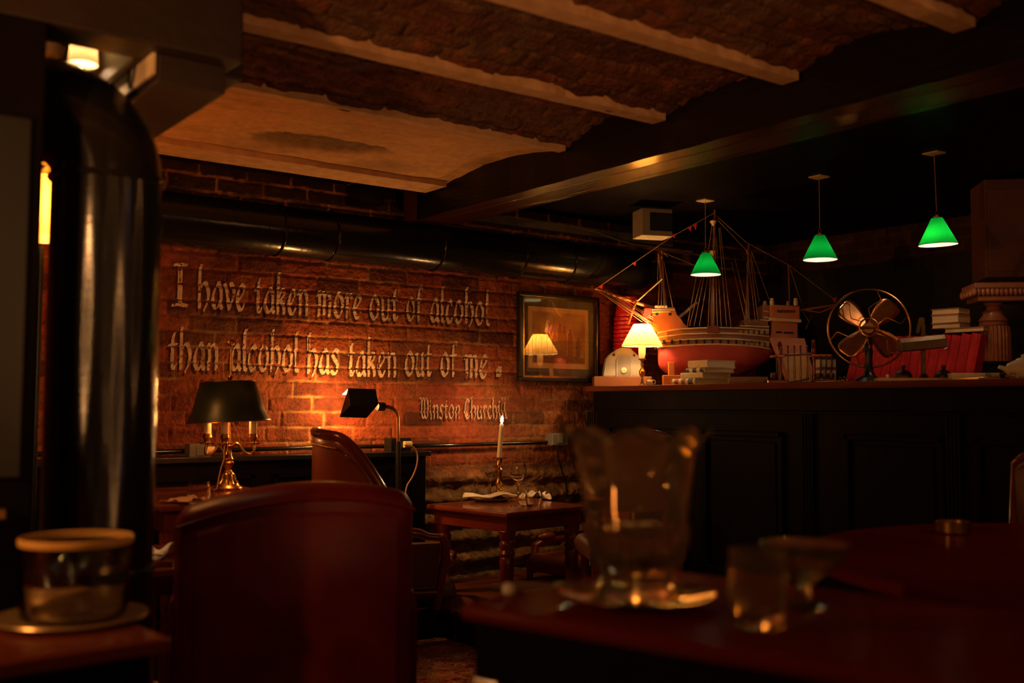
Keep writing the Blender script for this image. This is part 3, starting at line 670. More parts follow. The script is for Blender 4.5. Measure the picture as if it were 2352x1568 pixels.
# ------------------------------------------------------------------ drinking glasses
def tumbler(label, loc, r=.036, h=.085, mat='glass', base=.012, taper=.9, group=None, name='tumbler'):
    t = thing(name, label, 'glass', loc, 0, group)
    th = .0022
    b = MB(); b.lathe([(0, 0), (r*taper*.92, 0), (r*taper, .004), (r*1.06, h*.42), (r, h), (r-th, h), (r*1.06-th, h*.42), (r*taper-th, base), (0, base)], 40, cap=False)
    b.build('glass_body', M[mat], t, ang=60); return t
def wine_glass(label, loc, h=.185, r=.034, group=None):
    t = thing('wine_glass', label, 'glass', loc, 0, group); z0 = h*.48
    b = MB(); b.lathe([(0, 0), (.032, 0), (.032, .0015), (.008, .006), (.0035, .012), (.0035, z0-.012), (.006, z0), (.020, z0+.016), (r, z0+.045), (r*1.02, z0+.058), (r*.84, h), (r*.84-.0012, h), (r*1.02-.0014, z0+.058), (r-.0014, z0+.045), (.019, z0+.018), (0, z0+.006)], 36, cap=False)
    b.build('glass_body', M['glass'], t, ang=60); return t
def napkin(label, loc, rot=0, sx=.09, sy=.05, amp=.012, name='napkin', seed=1, mat='linen'):
    t = thing(name, label, 'napkin', loc, rot); g = []
    rn = random.Random(seed); ph = [rn.random()*6 for _ in range(4)]
    for i in range(25):
        row = []
        for j in range(13):
            u, v = i/24*2-1, j/12*2-1
            z = .006 + amp*(.55 + .45*math.sin(u*5 + ph[0] + v*1.3)) * (1-.25*abs(v)) + amp*.35*math.sin(v*6 + ph[1] + u*3)
            row.append(Vector((u*sx + .01*math.sin(v*3+ph[2]), v*sy + .012*math.sin(u*4+ph[3]), max(z, .003))))
        g.append(row)
    MB().sheet(g).build('cloth', M[mat], t, solid=.0025); return t
g1 = on_z(456, 1157, .742)
tumbler('empty tumbler beside the candelabra lamp on side table', (g1.x, g1.y, .742), .040, .083)
n1 = on_z(440, 1166, .742)
napkin('brown folded napkin under the tumbler edge on side table', (g1.x - .02, g1.y + .10, .742), .5, .08, .05, .010, mat='linen', seed=4)
bpy.data.objects['napkin'].children[0].data.materials[0] = pm('tan_linen', (.42,.20,.09), (.34,.15,.07), .85, scale=30)

# ------------------------------------------------------------------ candle table
ctz, KS = .60, 1.235
ct = thing('dining_table', 'small square mahogany table with lit candle by the brick wall', 'table', (3.29, 4.46, 0), R(8))
h_ = .305
MB().box((-h_, -h_, ctz-.027), (h_, h_, ctz)).build('tabletop', M['mahogtop'], ct, smooth=False, bevel=.009)
MB().box((-h_+.018, -h_+.018, ctz-.037), (h_-.018, h_-.018, ctz-.027)).build('moulding', M['mahog'], ct, smooth=False, bevel=.004)
MB().box((-h_+.03, -h_+.03, ctz-.100), (h_-.03, h_-.03, ctz-.037)).build('apron', M['mahog'], ct, smooth=False, bevel=.003)
for sx in (-1, 1):
    for sy in (-1, 1):
        z0 = .1453
        b = MB(); b.lathe([(.024, z0), (.031, z0+.02), (.029, z0+.05), (.031, z0+.08), (.035, ctz-.29), (.037, ctz-.235), (.032, ctz-.225), (.040, ctz-.208), (.032, ctz-.19), (.039, ctz-.172), (.039, ctz-.16), (.031, ctz-.145), (.040, ctz-.13), (.043, ctz-.10)], 24, Matrix.Translation((sx*(h_-.068), sy*(h_-.068), 0))); b.build('leg', M['mahog'], ct)
def on_t(px, py): p = on_z(px, py, ctz); return (p.x, p.y, ctz + .0004)
def scaled(t): t.scale = (KS, KS, KS); return t
c0 = on_t(1146, 1148); KC = 1.27
ck = thing('candlestick', 'brass candlestick holding the lit candle on small table', 'candlestick', c0); ck.scale = (KC, KC, KC)
b = MB(); b.lathe([(0, 0), (.040, 0), (.041, .005), (.034, .010), (.016, .016), (.011, .03), (.015, .045), (.010, .05), (.013, .06), (.018, .07), (.012, .08), (.010, .10), (.013, .125), (.016, .132), (.010, .14), (.015, .15), (.011, .158), (.012, .182), (.0, .183)], 28, cap=False); b.build('stick', M['brass'], ck)
b = MB(); b.lathe([(.012, .178), (.030, .180), (.032, .184), (.012, .182)], 28, cap=False); b.build('drip_pan', M['brass'], bpy.data.objects['stick'])
cd_ = (thing('candle', 'lit white candle leaning slightly in brass candlestick', 'candle', (c0[0], c0[1], ctz + .184*KC), (0, R(4.0), -AZ))); cd_.scale = (KC, KC, KC)
b = MB(); b.lathe([(.0, 0), (.0105, 0), (.0100, .08), (.0092, .140), (.007, .147), (0, .146)], 20, cap=False); b.build('wax_stick', M['wax'], cd_)
b = MB(); b.tube([(0, 0, .145), (0, 0, .152)], .001, 6); b.build('wick', M['black'], cd_)
b = MB(); b.lathe([(0, .148), (.0048, .154), (.0066, .161), (.0052, .170), (.0022, .178), (0, .182)], 20, cap=False); b.build('flame', emis('candle_flame', (1, .72, .38), 45), cd_)
light('candle_light', MATS[cd_.name] @ Vector((0, 0, .19*KC)), .85, (1, .43, .12), .008)
scaled(wine_glass('wine glass right of the candlestick', on_t(1190, 1162), .185, .034))
scaled(wine_glass('wine glass left of the candlestick', on_t(1126, 1143), .18, .034))
scaled(tumbler('tumbler at front right of the candle table', on_t(1226, 1165), .034, .082))
scaled(tumbler('tumbler left of the candlestick on candle table', on_t(1108, 1146), .036, .082))
pl0 = on_t(1130, 1150)
pt = scaled(thing('dinner_plate', 'plate with white napkin at left front of the candle table', 'plate', (pl0[0], pl0[1], ctz)))
b = MB(); b.lathe([(0, 0), (.062, 0), (.066, .004), (.098, .013), (.100, .016), (.066, .008), (0, .006)], 44, cap=False); b.build('plate_body', pm('stoneware', (.30,.20,.12), None, .25), pt)
scaled(napkin('white napkin lying across the plate on candle table', (pl0[0]-.01, pl0[1], ctz + .014), -AZ + .15, .115, .040, .016, seed=2))
p2 = on_t(1228, 1148)
scaled(napkin('rolled white napkin behind the right tumbler', (p2[0]+.02, p2[1]+.03, ctz), -AZ + .25, .062, .028, .024, seed=7))

# ------------------------------------------------------------------ chairs
def tufted_nails(b, pts, r=.005):
    for p in pts: b.ball(p, r, 6, 4)
def interp(pts, n):
    pts = [Vector(p) for p in pts]; L_ = [0]
    for a, c in zip(pts[:-1], pts[1:]): L_.append(L_[-1] + (c - a).length)
    out = []
    for k in range(n):
        t = L_[-1]*k/(n-1); i = 0
        while i < len(pts)-2 and L_[i+1] < t: i += 1
        out.append(pts[i].lerp(pts[i+1], (t - L_[i]) / max(L_[i+1]-L_[i], 1e-6)))
    return out
def shell_back(theta0, theta1, r, zlow, ztop, thick, n=36, round_=.035):
    """curved padded back: theta in radians about local origin, ztop(theta) its height"""
    rings = []
    for i in range(n + 1):
        th = theta0 + (theta1 - theta0) * i / n; zt_ = ztop(th); k = 1.0
        if i == 0 or i == n: k = .55
        if i == 1 or i == n - 1: k = .88
        c_, s_ = math.cos(th), math.sin(th); ro, ri = r, r - thick
        mid = (ro + ri) / 2; hw = thick/2 * k; zt_ = zlow + (zt_-zlow) * (.97 if k < .6 else 1)
        prof = [(mid+hw, zlow), (mid+hw, zt_-round_*1.3), (mid+hw*.93, zt_-round_*.55), (mid+hw*.62, zt_-round_*.12), (mid, zt_), (mid-hw*.62, zt_-round_*.12), (mid-hw*.93, zt_-round_*.55), (mid-hw, zt_-round_*1.3), (mid-hw, zlow)]
        rings.append([Vector((q*c_, q*s_, z)) for q, z in prof])
    return rings
# big armchair seen from behind; local +y = the way it faces
ac_p = at_d(672, 1300, 3.42)
ac = thing('leather_armchair', 'big oxblood leather armchair seen from behind in the foreground', 'armchair', (ac_p.x, ac_p.y, .012), -AZ + R(16))
def bk(u, v, x_half=.375, top=.865):   # back panel surface helper
    return u, v
rings = []
nS = 28
for i in range(nS + 1):
    s = -1 + 2*i/nS; x = .366 * s
    yb = -.30 + .085 * s*s               # barrel-curved back
    k = 1.0 if abs(s) < .93 else math.sqrt(max(0, 1 - ((abs(s) - .93)/.07)**2)) * .65 + .35
    zt_ = .864 - .0665 * s*s + .020 * s - (0 if abs(s) < .9 else .03*((abs(s)-.9)/.1)**2)
    t2 = .085 * k; yc = yb + .085
    prof = [(yc - t2, .10), (yc - t2*1.02, .45), (yc - t2*1.04, zt_-.055), (yc - t2*.96, zt_-.022), (yc - t2*.72, zt_-.006), (yc - t2*.3, zt_+.004), (yc + t2*.3, zt_+.004), (yc + t2*.72, zt_-.006), (yc + t2*.96, zt_-.03), (yc + t2, zt_-.07), (yc + t2, .10)]
    rings.append([Vector((x, y, z)) for y, z in prof])
b = MB(); b.loft(rings); b.build('backrest', M['leather'], ac, ang=60)
# inset rear panel with seams
rings = []
for i in range(21):
    s = -1 + 2*i/20; x = .30*s; yb = -.30 + .085*(s*.806)**2 - .004
    zt_ = .785 - .042*s*s + .016*s
    rings.append([Vector((x, yb-.006, .14)), Vector((x, yb-.010, .5)), Vector((x, yb-.008, zt_-.02)), Vector((x, yb+.002, zt_)), Vector((x, yb+.02, zt_)), Vector((x, yb+.02, .14))])
b = MB(); b.loft(rings); b.build('rear_panel', M['leather'], ac, ang=60)
b = MB(); b.tube([(-.362 + .724*i/24, -.30 + .085*((-1+2*i/24)*.985)**2 - .003, .820 - .064*(-1+2*i/24)**2 + .020*(-1+2*i/24)) for i in range(25)], .005, 8); b.build('piping', M['leather'], ac)
for sx in (-1, 1):
    rings = []
    for i in range(13):
        y = -.16 + .46*i/12; zt_ = .53 - .04*(i/12)**2; hw = .075; k = 1 if i < 12 else .8
        rings.append([Vector((sx*.31 + q*hw*k, y, z)) for q, z in ((-1,.10),(-1,zt_-.06),(-.85,zt_-.02),(-.4,zt_),(.4,zt_),(.85,zt_-.02),(1,zt_-.06),(1,.10))])
    b = MB(); b.loft(rings); b.build('arm', M['leather'], ac, ang=60)
MB().box((-.26, -.12, .10), (.26, .34, .42)).build('seat', M['leather'], ac, bevel=.03)
for sx in (-1, 1):
    for y in (-.18, .26):
        b = MB(); b.lathe([(.016, 0), (.026, .10)], 16, Matrix.Translation((sx*.29, y, 0))); b.build('leg', M['mahog'], ac)
# tub chair between the lamps
tb_p = at_d(868, 1300, 4.55)
tb = thing('tub_chair', 'red brown leather tub chair with nail trim between the two lamps', 'chair', (tb_p.x, tb_p.y, .0128), -AZ)
def tb_top(th):
    a = abs((th - math.pi + math.pi) % (2*math.pi) - math.pi)   # 0 at image-left side
    return .985 - .02*(a)**2 - .25*max(0, (a - .75))**1.6
rot0 = math.pi
def tbz(th):
    a = abs(th - rot0); return .985 - .016*a*a - .32*max(0, a - 1.02)**1.7 - (.20*a**1.3 if th < rot0 else 0)
rings = shell_back(rot0 - 1.8, rot0 + 1.8, .29, .40, tbz, .06, 44, .03)
b = MB(); b.loft(rings); b.build('backrest', M['leather2'], tb, ang=60)
b = MB(); trim = []; nails = []
for i in range(45):
    th = rot0 - 1.8 + 3.6*i/44; zt_ = tbz(th)
    trim.append((.277*math.cos(th), .277*math.sin(th), zt_ + .006))
for i in range(90):
    th = rot0 - 1.78 + 3.56*i/89; zt_ = tbz(th)
    nails.append((.293*math.cos(th), .293*math.sin(th), zt_ - .042))
b.tube(trim, .022, 12); b.build('wood_rim', M['mahog'], tb)
b = MB(); tufted_nails(b, nails, .0045); b.build('nail_trim', M['nail'], tb)
b = MB(); b.lathe([(0, .36), (.16, .36), (.17, .40), (.165, .43), (.13, .445), (0, .45)], 36, Matrix.Translation((-.055, 0, 0)), cap=False); b.build('seat', M['leather2'], tb)
for q in (45, 135, 225, 315):
    b = MB(); b.lathe([(.014, 0), (.022, .37)], 14, Matrix.Translation((.12*math.cos(R(q)) - .05, .12*math.sin(R(q)), 0))); b.build('leg', M['mahog'], tb)
# low carved armchairs beside the candle table
def low_chair(label, loc, rot, seat='leather3'):
    t = thing('low_armchair', label, 'chair', (loc[0], loc[1], loc[2] - .30), rot); LB = .301       # local +y is the way it faces; back at y=-.24
    def xz(s, z): return .17 + .055*((z-.36)/.3)
    # padded panel
    rings = []
    for i in range(15):
        z = .405 + .215*i/14; wv = .125 + .03*math.sin((i/14)*1.4); bow = .02*math.sin(math.pi*i/14)
        rings.append([Vector((x*wv, -.25 - .028*(1-x*x) - .10*(z-.40), z)) for x in [-1 + 2*k/12 for k in range(13)]] + [Vector((x*wv, -.20 - .10*(z-.40), z)) for x in [1 - 2*k/12 for k in range(13)]])
    b = MB(); b.loft(rings); b.build('back_panel', M[seat], t, ang=60)
    b = MB(); nl = []
    for i in range(22):
        z = .41 + .205*i/21; wv = .125 + .03*math.sin(((z-.405)/.215)*1.4)
        for s_ in (-1, 1): nl.append((s_*wv*.97, -.256 - .10*(z-.40), z))
    for i in range(20):
        x = -1 + 2*i/19
        nl.append((x*.125, -.253 - .03*(1-x*x), .412)); nl.append((x*.150, -.275 - .03*(1-x*x), .612))
    tufted_nails(b, nl, .0038); b.build('nail_trim', M['nail'], t)
    for s_ in (-1, 1):
        b = MB(); b.tube([(s_*.14, -.225, LB), (s_*.15, -.235, .42), (s_*.178, -.25, .54), (s_*.172, -.262, .62), (s_*.15, -.268, .655)], [.02, .024, .024, .022, .016], 12); b.build('back_post', M['mahog'], t)
        b = MB(); b.tube([(s_*.16, -.235, .50), (s_*.225, -.10, .505), (s_*.245, .05, .50), (s_*.24, .12, .475), (s_*.235, .13, .42), (s_*.23, .14, .33)], [.016, .018, .02, .022, .018, .018], 12); b.build('arm_rail', M['mahog'], t)
        b = MB(); b.ball((s_*.243, .02, .522), .034, 16, 10, (.8, 2.1, .75)); b.build('arm_pad', M[seat], t)
        b = MB(); b.lathe([(.016, LB), (.024, .38)], 14, Matrix.Translation((s_*.225, .17, 0))); b.build('leg', M['mahog'], t)
    b = MB(); b.tube([(-.155, -.262, .645), (-.09, -.272, .652), (-.05, -.274, .668), (0, -.276, .676), (.05, -.274, .668), (.09, -.272, .652), (.155, -.262, .645)], [.016, .018, .022, .024, .022, .018, .016], 12); b.build('crest_rail', M['mahog'], t)
    b = MB(); b.tube([(-.145, -.235, .385), (.145, -.235, .385)], .018, 12); b.build('lower_rail', M['mahog'], t)
    rings = [[Vector((x*k, y*k - .01, z)) for x, y in ((-.235,-.22),(.235,-.22),(.25,.2),(-.25,.2))] for z, k in ((.345,1),(.385,1.0),(.425,.96),(.445,.8),(.45,.4))]
    b = MB(); b.loft(rings); b.build('seat', M[seat], t, bevel=.02)
    return t
low_chair('low carved armchair with dark leather back at left of candle table', (2.70, 4.535, .1455), R(-25))
low_chair('low armchair with tan leather seat behind right of candle table', (3.835, 4.52, .1455), R(95), 'leather2')
# dining chairs in front of the bar
def side_chair(label, loc, rot, top=1.0, wd=.23):
    t = thing('dining_chair', label, 'chair', loc, rot)
    def arch(x): return top - .075*abs(x/wd)**2.4
    poly = [(-wd, .60)] + [(-wd*math.cos(math.pi*k/20), 0) for k in range(0)]
    prof = [(x, arch(x)) for x in [-wd + 2*wd*k/24 for k in range(25)]]
    b = MB(); b.tube([(-wd+.01, -.19, .45)] + [(x, -.235 - .05*(1-(x/wd)**2)*.5, z) for x, z in prof] + [(wd-.01, -.19, .45)], .017, 12); b.build('back_frame', M['mahog'], t)
    rings = []
    for k in range(25):
        x = (-wd + 2*wd*k/24)*.90; zt_ = arch(x) - .018; y = -.23 - .025*(1-(x/wd)**2)
        rings.append([Vector((x, y-.022, .60)), Vector((x, y-.028, zt_-.03)), Vector((x, y-.012, zt_)), Vector((x, y+.012, zt_)), Vector((x, y+.03, zt_-.03)), Vector((x, y+.025, .60))])
    b = MB(); b.loft(rings); b.build('back_pad', M['leather3'], t, ang=60)
    b = MB(); tufted_nails(b, [((-wd + 2*wd*k/50)*.88, -.26, arch((-wd + 2*wd*k/50)*.88) - .042) for k in range(51)], .0035)
    tufted_nails(b, [((-wd + 2*wd*k/50)*.88, -.205, arch((-wd + 2*wd*k/50)*.88) - .042) for k in range(51)], .0035); b.build('nail_trim', M['nail'], t)
    rings = [[Vector((x*k, y*k, z)) for x, y in ((-.22,-.20),(.22,-.20),(.24,.22),(-.24,.22))] for z, k in ((.40,1),(.45,1.02),(.48,.96),(.495,.75))]
    b = MB(); b.loft(rings); b.build('seat', M['leather3'], t, bevel=.015)
    for sx in (-1, 1):
        for y in (-.18, .19):
            b = MB(); b.lathe([(.015, 0), (.022, .42)], 12, Matrix.Translation((sx*.19, y, 0))); b.build('leg', M['mahog'], t)
    return t
p = at_d(1448, 1100, 4.95)
side_chair('round-topped leather dining chair before the bar, half hidden by glass bucket', (p.x, p.y, .0115), R(-33), .99, .205)
p = at_d(2345, 1100, 3.65)
side_chair('dark dining chair at the right edge behind the round table', (p.x, p.y, .0115), R(75), .975, .24)

# low table with printed napkin behind the duct
ot = thing('side_table', 'small red table with printed napkin between duct and armchair', 'table', (1.06, 3.70, 0))
MB().box((-.23, -.2, .545), (.23, .2, .572)).build('tabletop', M['mahogtop'], ot, smooth=False, bevel=.006)
MB().box((-.19, -.16, .48), (.19, .16, .545)).build('apron', M['mahog'], ot, smooth=False, bevel=.003)
for sx in (-1, 1):
    for sy in (-1, 1):
        b = MB(); b.lathe([(.018, .0128 if sx > 0 else 0), (.026, .48)], 14, Matrix.Translation((sx*.17, sy*.14, 0))); b.build('leg', M['mahog'], ot)
tp = on_z(372, 1272, .572)
ty = thing('serving_tray', 'red brown tray under the printed white napkin', 'tray', (1.165, 3.68, .572), -AZ)
MB().box((-.12, -.09, 0), (.12, .09, .012)).build('tray_base', M['mahog'], ty, smooth=False, bevel=.003)
b = MB(); b.box((-.12, .08, .012), (.12, .09, .05)).box((-.12, -.09, .012), (.12, -.08, .02)); b.build('tray_rim', M['mahog'], ty, smooth=False, bevel=.003)
nk = napkin('white napkin with black printed marks on the low red tray', (1.165, 3.68, .59), -AZ, .085, .06, .035, seed=11)
b = MB()
for k in range(5): b.tube([(-.02 + .009*k, -.063, .022), (-.018 + .009*k, -.066, .010)], .0022, 6)
b.tube([(-.08, -.03, .058), (-.05, -.05, .048), (-.03, -.06, .040)], .004, 6); b.tube([(.03, -.064, .012), (.05, -.062, .020), (.075, -.06, .016)], .0022, 6)
b.build('printed_marks', M['bookblack'], nk)
# yellow shade behind the duct
yl = thing('standing_lamp', 'standing lamp with glowing yellow shade behind the black duct', 'lamp', (.885, 4.10, 0))
b = MB(); b.lathe([(0,0),(.11,0),(.11,.012),(.02,.02),(.009,.03),(.009,1.70),(0,1.70)], 24, cap=False); b.build('stand', M['black'], yl)
b = MB(); b.lathe([(.125, 1.725), (.115, 1.955)], 32, cap=False); b.build('lamp_shade', shade_mat('yellow_shade', (.8,.55,.2), (.95,.5,.10), .05), yl)
b = MB(); b.ball((0, 0, 1.80), .028); b.build('bulb', emis('yellow_bulb', (1, .6, .22), 25), yl)
light('standing_lamp_light', (.885, 4.10, 1.86), 2.8, (1, .45, .12), .03)
# bare spotlight lighting the vaults
sp = at_d(192, 104, 2.93)
sl = thing('ceiling_spot', 'bright small ceiling lamp with frosted glass shade above the duct elbow', 'lamp', tuple(sp))
b = MB(); b.lathe([(.040, -.055), (.032, .045), (.012, .06)], 24, cap=False); b.build('glass_shade', shade_mat('frosted_shade', (.20,.15,.09), (.05,.03,.012)), sl)
b = MB(); b.ball((0, 0, -.01), .019, sc3=(.75, .75, 1.5)); b.build('bulb', emis('bright_bulb', (1, .85, .6), 60), sl)
b = MB(); b.tube([(0, 0, .055), (0, 0, 2.30 - sp.z)], .008, 8); b.build('stem', M['black'], sl)
light('ceiling_spot_light', tuple(sp + Vector((0, 0, -.02))), 1.0, (1, .50, .18), .02)
wpn = thing('cladding_board', 'pale painted panel with dark straps on the beam side lit by ceiling lamp', 'panel', (.83, 2.85, 2.08))
MB().prism([(-.185, -.115), (.25, -.115), (.25, .13), (-.185, .13)], -.004, .004, M=Matrix.Rotation(R(90), 4, 'Z')).build('panel_board', pm('pale_board', (.62,.48,.30), (.52,.38,.22), .7), wpn, smooth=False)
b = MB(); b.tube([(-.007, -.17, .12), (-.007, -.02, -.11)], .004, 6); b.tube([(-.007, .0, .13), (-.007, .0, -.11)], .004, 6); b.build('strap', M['black'], wpn)

# ------------------------------------------------------------------ rug
rg_ = thing('persian_rug', 'red persian rug with pale fringe below the black platform step', 'rug', (1.9, 3.2, 0))
def rug_mat():
    mt = pm('rug_pattern', (.2,.02,.015), None, .95, bump=.35, bscale=220, spec=.1); nt = mt.node_tree; N = nt.nodes; L = nt.links; p = N['Principled BSDF']
    tc = N.new('ShaderNodeTexCoord'); wv = N.new('ShaderNodeTexNoise'); wv.inputs['Scale'].default_value = 14; wv.inputs['Detail'].default_value = 3; wv.inputs['Distortion'].default_value = 2.5
    L.new(tc.outputs['Object'], wv.inputs['Vector'])
    vo = N.new('ShaderNodeTexVoronoi'); vo.inputs['Scale'].default_value = 11; vo.feature = 'SMOOTH_F1'
    L.new(tc.outputs['Object'], vo.inputs['Vector'])
    c1 = N.new('ShaderNodeValToRGB'); e = c1.color_ramp.elements; c1.color_ramp.interpolation = 'CONSTANT'
    e[0].position = 0; e[0].color = (.11,.012,.012,1); e[1].position = .40; e[1].color = (.30,.035,.025,1)
    for ps, cl in ((.47, (.45,.30,.16,1)), (.50, (.03,.012,.014,1)), (.53, (.36,.21,.11,1)), (.57, (.24,.028,.02,1)), (.64, (.48,.33,.19,1)), (.70, (.16,.016,.014,1))):
        n_ = e.new(ps); n_.color = cl
    L.new(wv.outputs['Fac'], c1.inputs[0])
    c2 = N.new('ShaderNodeValToRGB'); e = c2.color_ramp.elements; c2.color_ramp.interpolation = 'CONSTANT'; e[0].position = 0; e[0].color = (1,.9,.8,1); e[1].position = .42; e[1].color = (.55,.5,.5,1)
    L.new(vo.outputs['Distance'], c2.inputs[0])
    mx = N.new('ShaderNodeMix'); mx.data_type = 'RGBA'; mx.blend_type = 'MULTIPLY'; mx.inputs['Factor'].default_value = .6
    L.new(c1.outputs[0], mx.inputs['A']); L.new(c2.outputs[0], mx.inputs['B']); L.new(mx.outputs['Result'], p.inputs['Base Color']); return mt
MB().box((-.90, -1.35, .001), (.87, 1.02, .011)).build('rug_field', rug_mat(), rg_, smooth=False)
b = MB()
for y0, y1, mt_ in ((.95, .965, 0), (.985, .992, 0)): b.box((-.90, y0, .0105), (.87, y1, .0125))
b.build('border_stripe', pm('rug_dark_stripe', (.05,.012,.012), None, .95), rg_, smooth=False)
b = MB(); rn = random.Random(3)
for i in range(400):
    x = -.90 + 1.77*i/400 + rn.uniform(-.003, .003); q = rn.uniform(-.02, .02); h0 = rn.uniform(.004, .02); ln = rn.uniform(.035, .065)
    b.tube([(x, 1.02, .008), (x + q*.4, 1.02 + ln*.5, h0), (x + q, 1.02 + ln, h0*.6)], .0022, 4)
fr = b.build('fringe', pm('rug_fringe', (.42,.27,.13), None, .95), rg_); fr['kind'] = 'stuff'

rg2 = thing('persian_rug', 'second red persian rug under the foreground glassware table and bar chairs', 'rug', (3.2, 3.0, 0))
MB().box((-.42, -1.6, .001), (.85, .95, .011)).build('rug_field', bpy.data.materials['rug_pattern'], rg2, smooth=False)

# ------------------------------------------------------------------ foreground right table and its glassware
rt = thing('dining_table', 'dark red wooden table in the right foreground carrying the glassware', 'table', (1.07, 1.60, 0), R(15))
TZ = .76
MB().box((0, -1.45, TZ-.03), (.60, 0, TZ)).build('tabletop', M['tabletop'], rt, smooth=False, bevel=.012)
MB().box((.02, -1.43, TZ-.13), (.58, -.02, TZ-.03)).build('apron', M['blackwood'], rt, smooth=False, bevel=.004)
for x, y in ((.045, -.05), (.55, -.05), (.045, -1.40), (.55, -1.40)):
    MB().box((x-.03, y-.03, 0), (x+.03, y+.03, TZ-.13)).build('leg', M['mahog'], rt, smooth=False, bevel=.006)
def on_T(px, py): p = on_z(px, py, TZ); return Vector((p.x, p.y, TZ))
# glass ice bucket with ruffled rim on a glass dish
v0 = on_T(1462, 1383); sV = depth(v0) / FPX
ds = thing('glass_dish', 'round glass dish under the ruffled glass bucket', 'dish', tuple(v0))
b = MB(); b.lathe([(0, 0), (.10, 0), (.105, .004), (.142, .016), (.144, .020), (.10, .010), (0, .008)], 48, cap=False); b.build('dish_body', M['amberglass'], ds, ang=60)
vb = thing('glass_bucket', 'large footed glass ice bucket with ruffled rim in right foreground', 'bucket', tuple(v0 + Vector((0, 0, .0105))))
rings = []
prof = [(.001, 0), (.080, 0), (.086, .008), (.080, .022), (.066, .036), (.070, .052), (.084, .075), (.092, .12), (.100, .19), (.108, .25), (.122, .285), (.136, .300)]
inner = [(.131, .300), (.118, .284), (.104, .25), (.096, .19), (.088, .12), (.079, .082), (.05, .064), (.001, .060)]
for r_, z in prof + inner:
    wv = max(0, (z - .22) / .08); n = 72
    rings.append([Vector(((r_*(1 + .045*wv*math.cos(8*q)))*math.cos(q), (r_*(1 + .045*wv*math.cos(8*q)))*math.sin(q), z + .011*wv*math.cos(8*q + .6))) for q in [2*math.pi*k/n for k in range(n)]])
b = MB(); b.loft(rings, cap=True); b.build('bucket_body', M['amberglass'], vb, ang=70)
b = MB()
for k in range(16):
    q = 2*math.pi*k/16; b.tube([(.0745*math.cos(q), .0745*math.sin(q), .056), (.090*math.cos(q), .090*math.sin(q), .10), (.093*math.cos(q), .093*math.sin(q), .13)], .0055, 6)
b.build('bucket_flutes', M['amberglass'], vb)
tm = on_T(1742, 1440)
tumbler('thick-based cut tumbler at the front right of the foreground table', tuple(tm), .047, .125, 'amberglass', .026, .92)
bw = on_T(1850, 1395)
bl = thing('glass_bowl', 'wide glass bowl behind the thick tumbler on the foreground table', 'bowl', tuple(bw))
b = MB(); b.lathe([(0, 0), (.035, 0), (.036, .004), (.012, .012), (.010, .04), (.03, .055), (.065, .085), (.082, .115), (.080, .115), (.062, .088), (.028, .06), (0, .056)], 44, cap=False); b.build('bowl_body', M['amberglass'], bl, ang=60)
# cutlery by the bucket
kp = on_T(1305, 1352)
sp_ = thing('table_spoon', 'shiny spoon on the table left of the glass bucket', 'spoon', (kp.x, kp.y, TZ + .001), R(60))
b = MB(); b.ball((0, 0, .006), .02, 16, 8, (1, 1.5, .3)); b.build('spoon_bowl', M['steel'], sp_)
b = MB(); b.tube([(0, .028, .005), (0, .06, .009), (0, .15, .005)], [.004, .003, .006], 8); b.build('spoon_handle', M['steel'], sp_)
kp = on_T(1168, 1362)
fk = thing('salt_shaker', 'small pale shaker near the left corner of foreground table', 'shaker', tuple(kp))
b = MB(); b.lathe([(0,0),(.011,0),(.012,.012),(.008,.018),(0,.02)], 16, cap=False); b.build('shaker_body', M['white'], fk)
# round table behind it
rd = thing('round_table', 'dark round table at right carrying the brass tealight holder', 'table', (2.80, 1.10, 0.0115))
b = MB(); b.lathe([(0, .7035), (.83, .7035), (.85, .7135), (.85, .7305), (.84, .7385), (0, .7385)], 72, cap=False); b.build('tabletop', M['tabletop'], rd)
b = MB(); b.lathe([(0, 0), (.30, 0), (.30, .03), (.10, .06), (.06, .12), (.055, .60), (.10, .69), (.25, .7035), (0, .7035)], 32, cap=False); b.build('pedestal', M['mahog'], rd)
vt = on_z(2190, 1224, .75)
vo = thing('tealight_holder', 'low brass tealight holder on the dark round table', 'holder', (vt.x, vt.y, .75))
b = MB(); b.lathe([(0, 0), (.045, 0), (.050, .005), (.050, .034), (.046, .036), (.044, .034), (.043, .008), (0, .006)], 32, cap=False); b.build('holder_cup', M['brass'], vo)

# ------------------------------------------------------------------ foreground left table, hurricane glass on a dish
KJ = 1.1; JZ = 1.12 - .42*KJ
jt = thing('side_table', 'dark reddish table at the bottom left holding the hurricane glass', 'table', (.65*KJ, 1.90*KJ, 0), R(5))
MB().box((-1.05, 0, JZ-.03), (0, .50, JZ)).build('tabletop', M['mahogtop'], jt, smooth=False, bevel=.006)
MB().box((-1.0, .03, JZ-.20), (-.03, .47, JZ-.03)).build('apron', M['blackwood'], jt, smooth=False, bevel=.004)
for x, y in ((-.07, .07), (-.97, .07), (-.07, .43), (-.97, .43)):
    MB().box((x-.03, y-.03, 0), (x+.03, y+.03, JZ-.20)).build('leg', M['blackwood'], jt, smooth=False, bevel=.004)
jp = on_z(166, 1424, JZ)
jd = thing('metal_dish', 'round brassy dish under the hurricane glass', 'dish', tuple(jp))
b = MB(); b.lathe([(0, 0), (.121, 0), (.149, .007), (.157, .011), (.155, .0145), (.123, .0055), (0, .0045)], 56, cap=False); b.build('dish_body', pm('worn_brass_dish', (.55,.38,.18), (.42,.27,.11), .32, .6, scale=30), jd)
jg = thing('hurricane_glass', 'wide clear hurricane glass with thick amber rim on brassy dish', 'glass', tuple(jp + Vector((.004, 0, .0065))))
